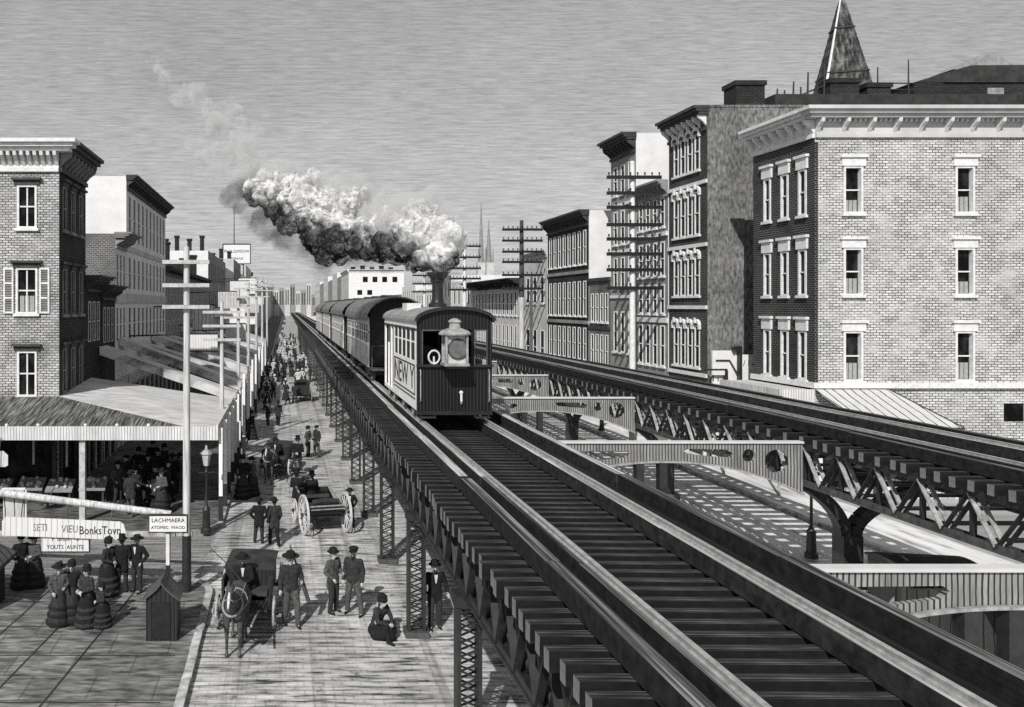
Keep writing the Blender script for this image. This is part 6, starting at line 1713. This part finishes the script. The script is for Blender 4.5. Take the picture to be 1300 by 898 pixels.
# ------------------------------------------------------------------ horses and carriages
def make_horse():
    c = []
    c += [((0,-.42,1.18),.27,(0,.42,1.20),.26), ((0,-.55,1.22),.24,(0,-.3,1.12),.26), ((0,.45,1.22),.27,(0,.6,1.15),.22)]
    c += [((0,-.62,1.25),.20,(0,-.86,1.55),.14), ((0,-.86,1.55),.14,(0,-1.0,1.80),.105), ((0,-1.0,1.82),.105,(0,-1.18,1.70),.09), ((0,-1.18,1.70),.085,(0,-1.40,1.44),.062)]
    for s in (-1,1):
        c += [((s*.055,-.96,1.9),.035,(s*.065,-.97,2.0),.012)]
        c += [((s*.15,-.5,1.05),.13,(s*.16,-.54,.82),.085), ((s*.16,-.54,.82),.08,(s*.155,-.56,.50),.055), ((s*.155,-.56,.50),.05,(s*.155,-.55,.16),.036), ((s*.155,-.55,.14),.04,(s*.155,-.6,.05),.055)]
        c += [((s*.15,.5,1.1),.19,(s*.17,.42,.82),.12), ((s*.17,.42,.82),.11,(s*.165,.68,.52),.058), ((s*.165,.68,.52),.055,(s*.165,.62,.16),.038), ((s*.165,.62,.14),.042,(s*.165,.57,.05),.056)]
    body = remesh(c, .03, 4, 'horse'); body.materials.append(MATS['horse_coat'])
    o = bpy.data.objects.new('horse', body); COL.objects.link(o)
    link('mane', remesh([((0,-.58,1.52),.05,(0,-.84,1.80),.05), ((0,-.84,1.80),.05,(0,-.98,1.96),.04), ((0,-1.04,1.92),.035,(0,-1.12,1.80),.02)], .02, 2, 'mane'), 'hair_dark', o)
    link('tail', remesh([((0,.72,1.3),.05,(0,.92,1.1),.075), ((0,.92,1.1),.075,(0,.95,.6),.03)], .025, 2, 'tail'), 'hair_dark', o)
    h = MB()
    def ring(c, r, ax, w, sx=1.0, sz=1.0):
        k = 18; ax = V(ax).normalized(); a = ax.cross(V((1,0,0))).normalized(); b = V((1,0,0))
        pts = [V(c)+a*math.cos(2*math.pi*i/k)*r*sz+b*math.sin(2*math.pi*i/k)*r*sx for i in range(k+1)]
        h.path(pts, w, 6)
    ring((0,-.66,1.30), .25, (0,.75,-.65), .028, .95, 1.15)     # collar
    ring((0,-.05,1.19), .285, (0,1,0), .02)
    ring((0,-1.26,1.60), .092, (0,.6,.75), .014)                 # noseband
    ring((0,-1.02,1.80), .118, (0,.35,-.9), .014)
    for s in (-1,1):
        h.path([(s*.25,-.66,1.2), (s*.29,-.05,1.12), (s*.29,.6,1.0)], .014, 6)
        h.path([(s*.09,-1.25,1.58), (s*.2,-.7,1.46), (s*.2,.2,1.5)], .012, 5)
    h.build('harness', 'harness_white', o)
    q = MB(); q.path([(0,-1.20,1.775),(0,-1.30,1.66),(0,-1.42,1.49)], [.022,.036,.02], 8); q.build('blaze', 'cloth_pale', o, True)
    return o
HORSE = make_horse()

def wheel_parts(parent, x, y, r, mat='iron', n=12, w=.05):
    rim = MB(); k = 28
    for i in range(k):
        a = 2*math.pi*i/k; b = 2*math.pi*(i+1)/k
        vs = []
        for t in (a, b):
            for rr in (r, r*.90):
                for dx in (-w/2, w/2): vs.append((x+dx, y+rr*math.cos(t), r+rr*math.sin(t)))
        rim.add(vs, [(0,1,5,4),(2,6,7,3),(0,4,6,2),(1,3,7,5)])
    wo = rim.build('wheel', mat, parent)
    sp_ = MB()
    for i in range(n):
        a = 2*math.pi*i/n; sp_.tube((x, y, r), (x, y+r*.92*math.cos(a), r+r*.92*math.sin(a)), .022, .018, 5)
    sp_.build('spoke', mat, wo)
    hb = MB(); hb.tube((x-.11, y, r), (x+.11, y, r), .075, .06, 10); hb.build('hub', 'iron', wo)

def box_wagon(loc, rz, label, pale_wheels=False, low=False):
    """closed hooded wagon, driver's bench ahead of the body; looks along -Y"""
    t = thing('horse_wagon', label, 'wagon', loc, math.radians(rz))
    tz, rise = (1.34, .05) if low else (1.62, .16)
    MB().box(-.62, .62, -.05, 1.55, .62, tz).build('body', 'wagon_panel', t)
    mb = MB(); a = [(-.68*math.cos(math.pi*i/10), tz+rise*math.sin(math.pi*i/10)) for i in range(11)]
    mb.prism(a, lambda u, v, d: (u, d, v), -.02 if low else -.55, 1.6); mb.build('hood', 'roof_tar', t)
    for s in (-1, 1): MB().box(s*.62-.03, s*.62+.03, -.55, -.052, .62, tz-(.1 if low else 0)).build('side_wing', 'wagon_panel', t)
    MB().box(-.55, .55, -.5, -.06, .80, .92).build('seat', 'dark_trim', t)
    mb = MB(); mb.box(-.6, .6, -.95, -.51, .56, .62); mb.add([(-.6,-.95,.62),(.6,-.95,.62),(.6,-1.1,.92),(-.6,-1.1,.92)], [(0,1,2,3)]); mb.build('footboard', 'wagon_panel', t)
    mb = MB()
    for s in (-.4, .4): mb.path([(s,-.9,.6),(s,-1.4,.75),(s,-2.9,1.0)], .03, 6)
    mb.build('shaft', 'harness_white', t)
    MB().box(-.7, .7, -.62, -.54, .38, .46).build('axle', 'iron', t); MB().box(-.74, .74, 1.2, 1.28, .48, .56).build('axle', 'iron', t)
    wm = 'wheel_pale' if pale_wheels else 'iron_edge'
    for s in (-1, 1):
        wheel_parts(t, s*.74, -.58, .42, wm); wheel_parts(t, s*.78, 1.24, .56, wm)
    mb = MB(); mb.box(-.45, .45, -.5, .9, .46, .618); mb.build('undercarriage', 'iron', t)
    return t
def open_carriage(loc, rz, label):
    """low open wagon with tall pale rear wheels; looks along -Y, so its tail faces us when turned"""
    t = thing('open_carriage', label, 'carriage', loc, math.radians(rz))
    mb = MB(); mb.prism([(-.55,1.30),(-.50,.85),(-.3,.62),(1.2,.62),(1.42,.80),(1.5,1.02),(1.42,1.02),(1.33,.86),(1.15,.69),(-.27,.69),(-.43,.9),(-.47,1.30)], lambda u, v, d: (d, u, v), -.62, .62)
    mb.build('body', 'wagon_panel', t)
    mb = MB()
    for s in (-.62, .58): mb.prism([(-.5,1.28),(-.45,.88),(-.28,.66),(1.16,.66),(1.36,.84),(1.45,1.04),(.9,1.0),(.2,1.05)], lambda u, v, d: (s+d, u, v), 0.002, .038)
    mb.build('side_panel', 'black_paint', t)
    mb = MB(); mb.path([(-.66,-.55,1.33),(-.66,.4,1.12),(-.66,1.5,1.06),(.66,1.5,1.06),(.66,.4,1.12),(.66,-.55,1.33)], .035, 6); mb.build('top_rail', 'harness_white', t)
    mb = MB(); mb.path([(-.64,1.54,.95),(.64,1.54,.95)], .025, 6); mb.build('tail_rail', 'harness_white', t)
    mb = MB(); mb.path([(-.5,1.3,1.16),(0,1.36,1.22),(.5,1.3,1.16)], [.10,.13,.10], 8); mb.build('folded_hood', 'roof_tar', t)
    MB().box(-.55,.55,-.5,-.1,.99,1.09).build('seat', 'dark_trim', t)
    mb = MB(); mb.box(-.5,.5,-1.1,-.552,.62,.68); mb.build('footboard', 'wagon_panel', t)
    mb = MB()
    for s in (-.4,.4): mb.path([(s,-1.0,.66),(s,-1.6,.8),(s,-3.0,1.05)], .03, 6)
    mb.build('shaft', 'iron_edge', t)
    MB().box(-.72,.72,1.16,1.24,.56,.64).build('axle', 'iron', t); MB().box(-.7,.7,-.62,-.54,.40,.47).build('axle', 'iron', t)
    for s in (-1,1):
        wheel_parts(t, s*.80, 1.2, .72, 'wheel_pale', 14, .08); wheel_parts(t, s*.72, -.58, .44, 'wheel_pale', 12, .05)
    mb = MB(); mb.box(-.08,.08,-.6,1.2,.52,.618); mb.build('perch', 'iron', t)
    return t
def rot(loc, rz, p):
    a = math.radians(rz); return (loc[0]+p[0]*math.cos(a)-p[1]*math.sin(a), loc[1]+p[0]*math.sin(a)+p[1]*math.cos(a), loc[2]+p[2])
# near wagon facing us
L1_ = (-0.98, 21.1, 0)
box_wagon(L1_, -4, 'black hooded wagon with a driver facing us at the near kerb', False, True)
HORSE.location = rot(L1_, -4, (-.1, -1.75, 0)); HORSE.rotation_euler = (0, 0, math.radians(-4))
tag(HORSE, 'dark horse with white collar straps drawing the black hooded wagon toward us', 'horse')
person('m_drive', rot(L1_, -4, (-.12, -.30, .46)), 2, 'driver in a wide hat on the bench of the black hooded wagon', 1.0)
wp = rot(L1_, -4, (-.25, -.5, 1.25)); a_ = rot(L1_, -4, (-.05, -.66, 1.18)); b_ = rot(L1_, -4, (-1.0, -.2, 1.95))
tag(MB(a_).path([a_, tuple((V(a_)+V(b_))/2+V((0,0,.05))), b_], [.02, .014, .008], 6).build('whip', 'iron'), 'long thin whip held out by the hooded wagon driver', 'whip')
# open carriage going away
L2_ = (gp(403, 676)[0], gp(403, 676)[1]+1.1, 0)
open_carriage(L2_, 193, 'open carriage with tall pale rear wheels driving away up the street')
h2 = copy_tree(HORSE, rot(L2_, 193, (-.1, -2.0, 0)), math.radians(198), 'dark horse in front of the open carriage, mostly hidden by it')
person('m_drive_top', rot(L2_, 193, (.1, -.3, .62)), 193, 'driver in a tall hat seated in the open carriage', 0.95)
ppl('m_top', 377, 655, 150, 'man in a tall hat walking at the head of the open carriage horse', hpx=58)
# dark carriage facing us
L3_ = (gp(350, 612)[0]-.0, gp(352, 612)[1]+1.9, 0)
box_wagon(L3_, -8, 'dark carriage with pale wheels facing us in the middle of the street', True, True)
copy_tree(HORSE, rot(L3_, -8, (0, -1.8, 0)), math.radians(-8), 'dark horse drawing the pale wheeled carriage toward us')
person('m_drive', rot(L3_, -8, (0, -.3, .46)), -4, 'driver in a wide hat on the pale wheeled carriage', 1.0)
# far cart by the columns
L4_ = (gp(388, 508)[0]-.3, gp(388, 508)[1], 0)
box_wagon(L4_, 180, 'far dark wagon standing beside the distant columns', False)
copy_tree(HORSE, rot(L4_, 180, (0, -1.8, 0)), math.radians(180), 'far dark horse before the wagon beside the distant columns')
# covered wagon under the empty track
L5_ = (17.3, 20.6, 0)
box_wagon(L5_, 80, 'covered wagon standing under the empty track below the truss', False)
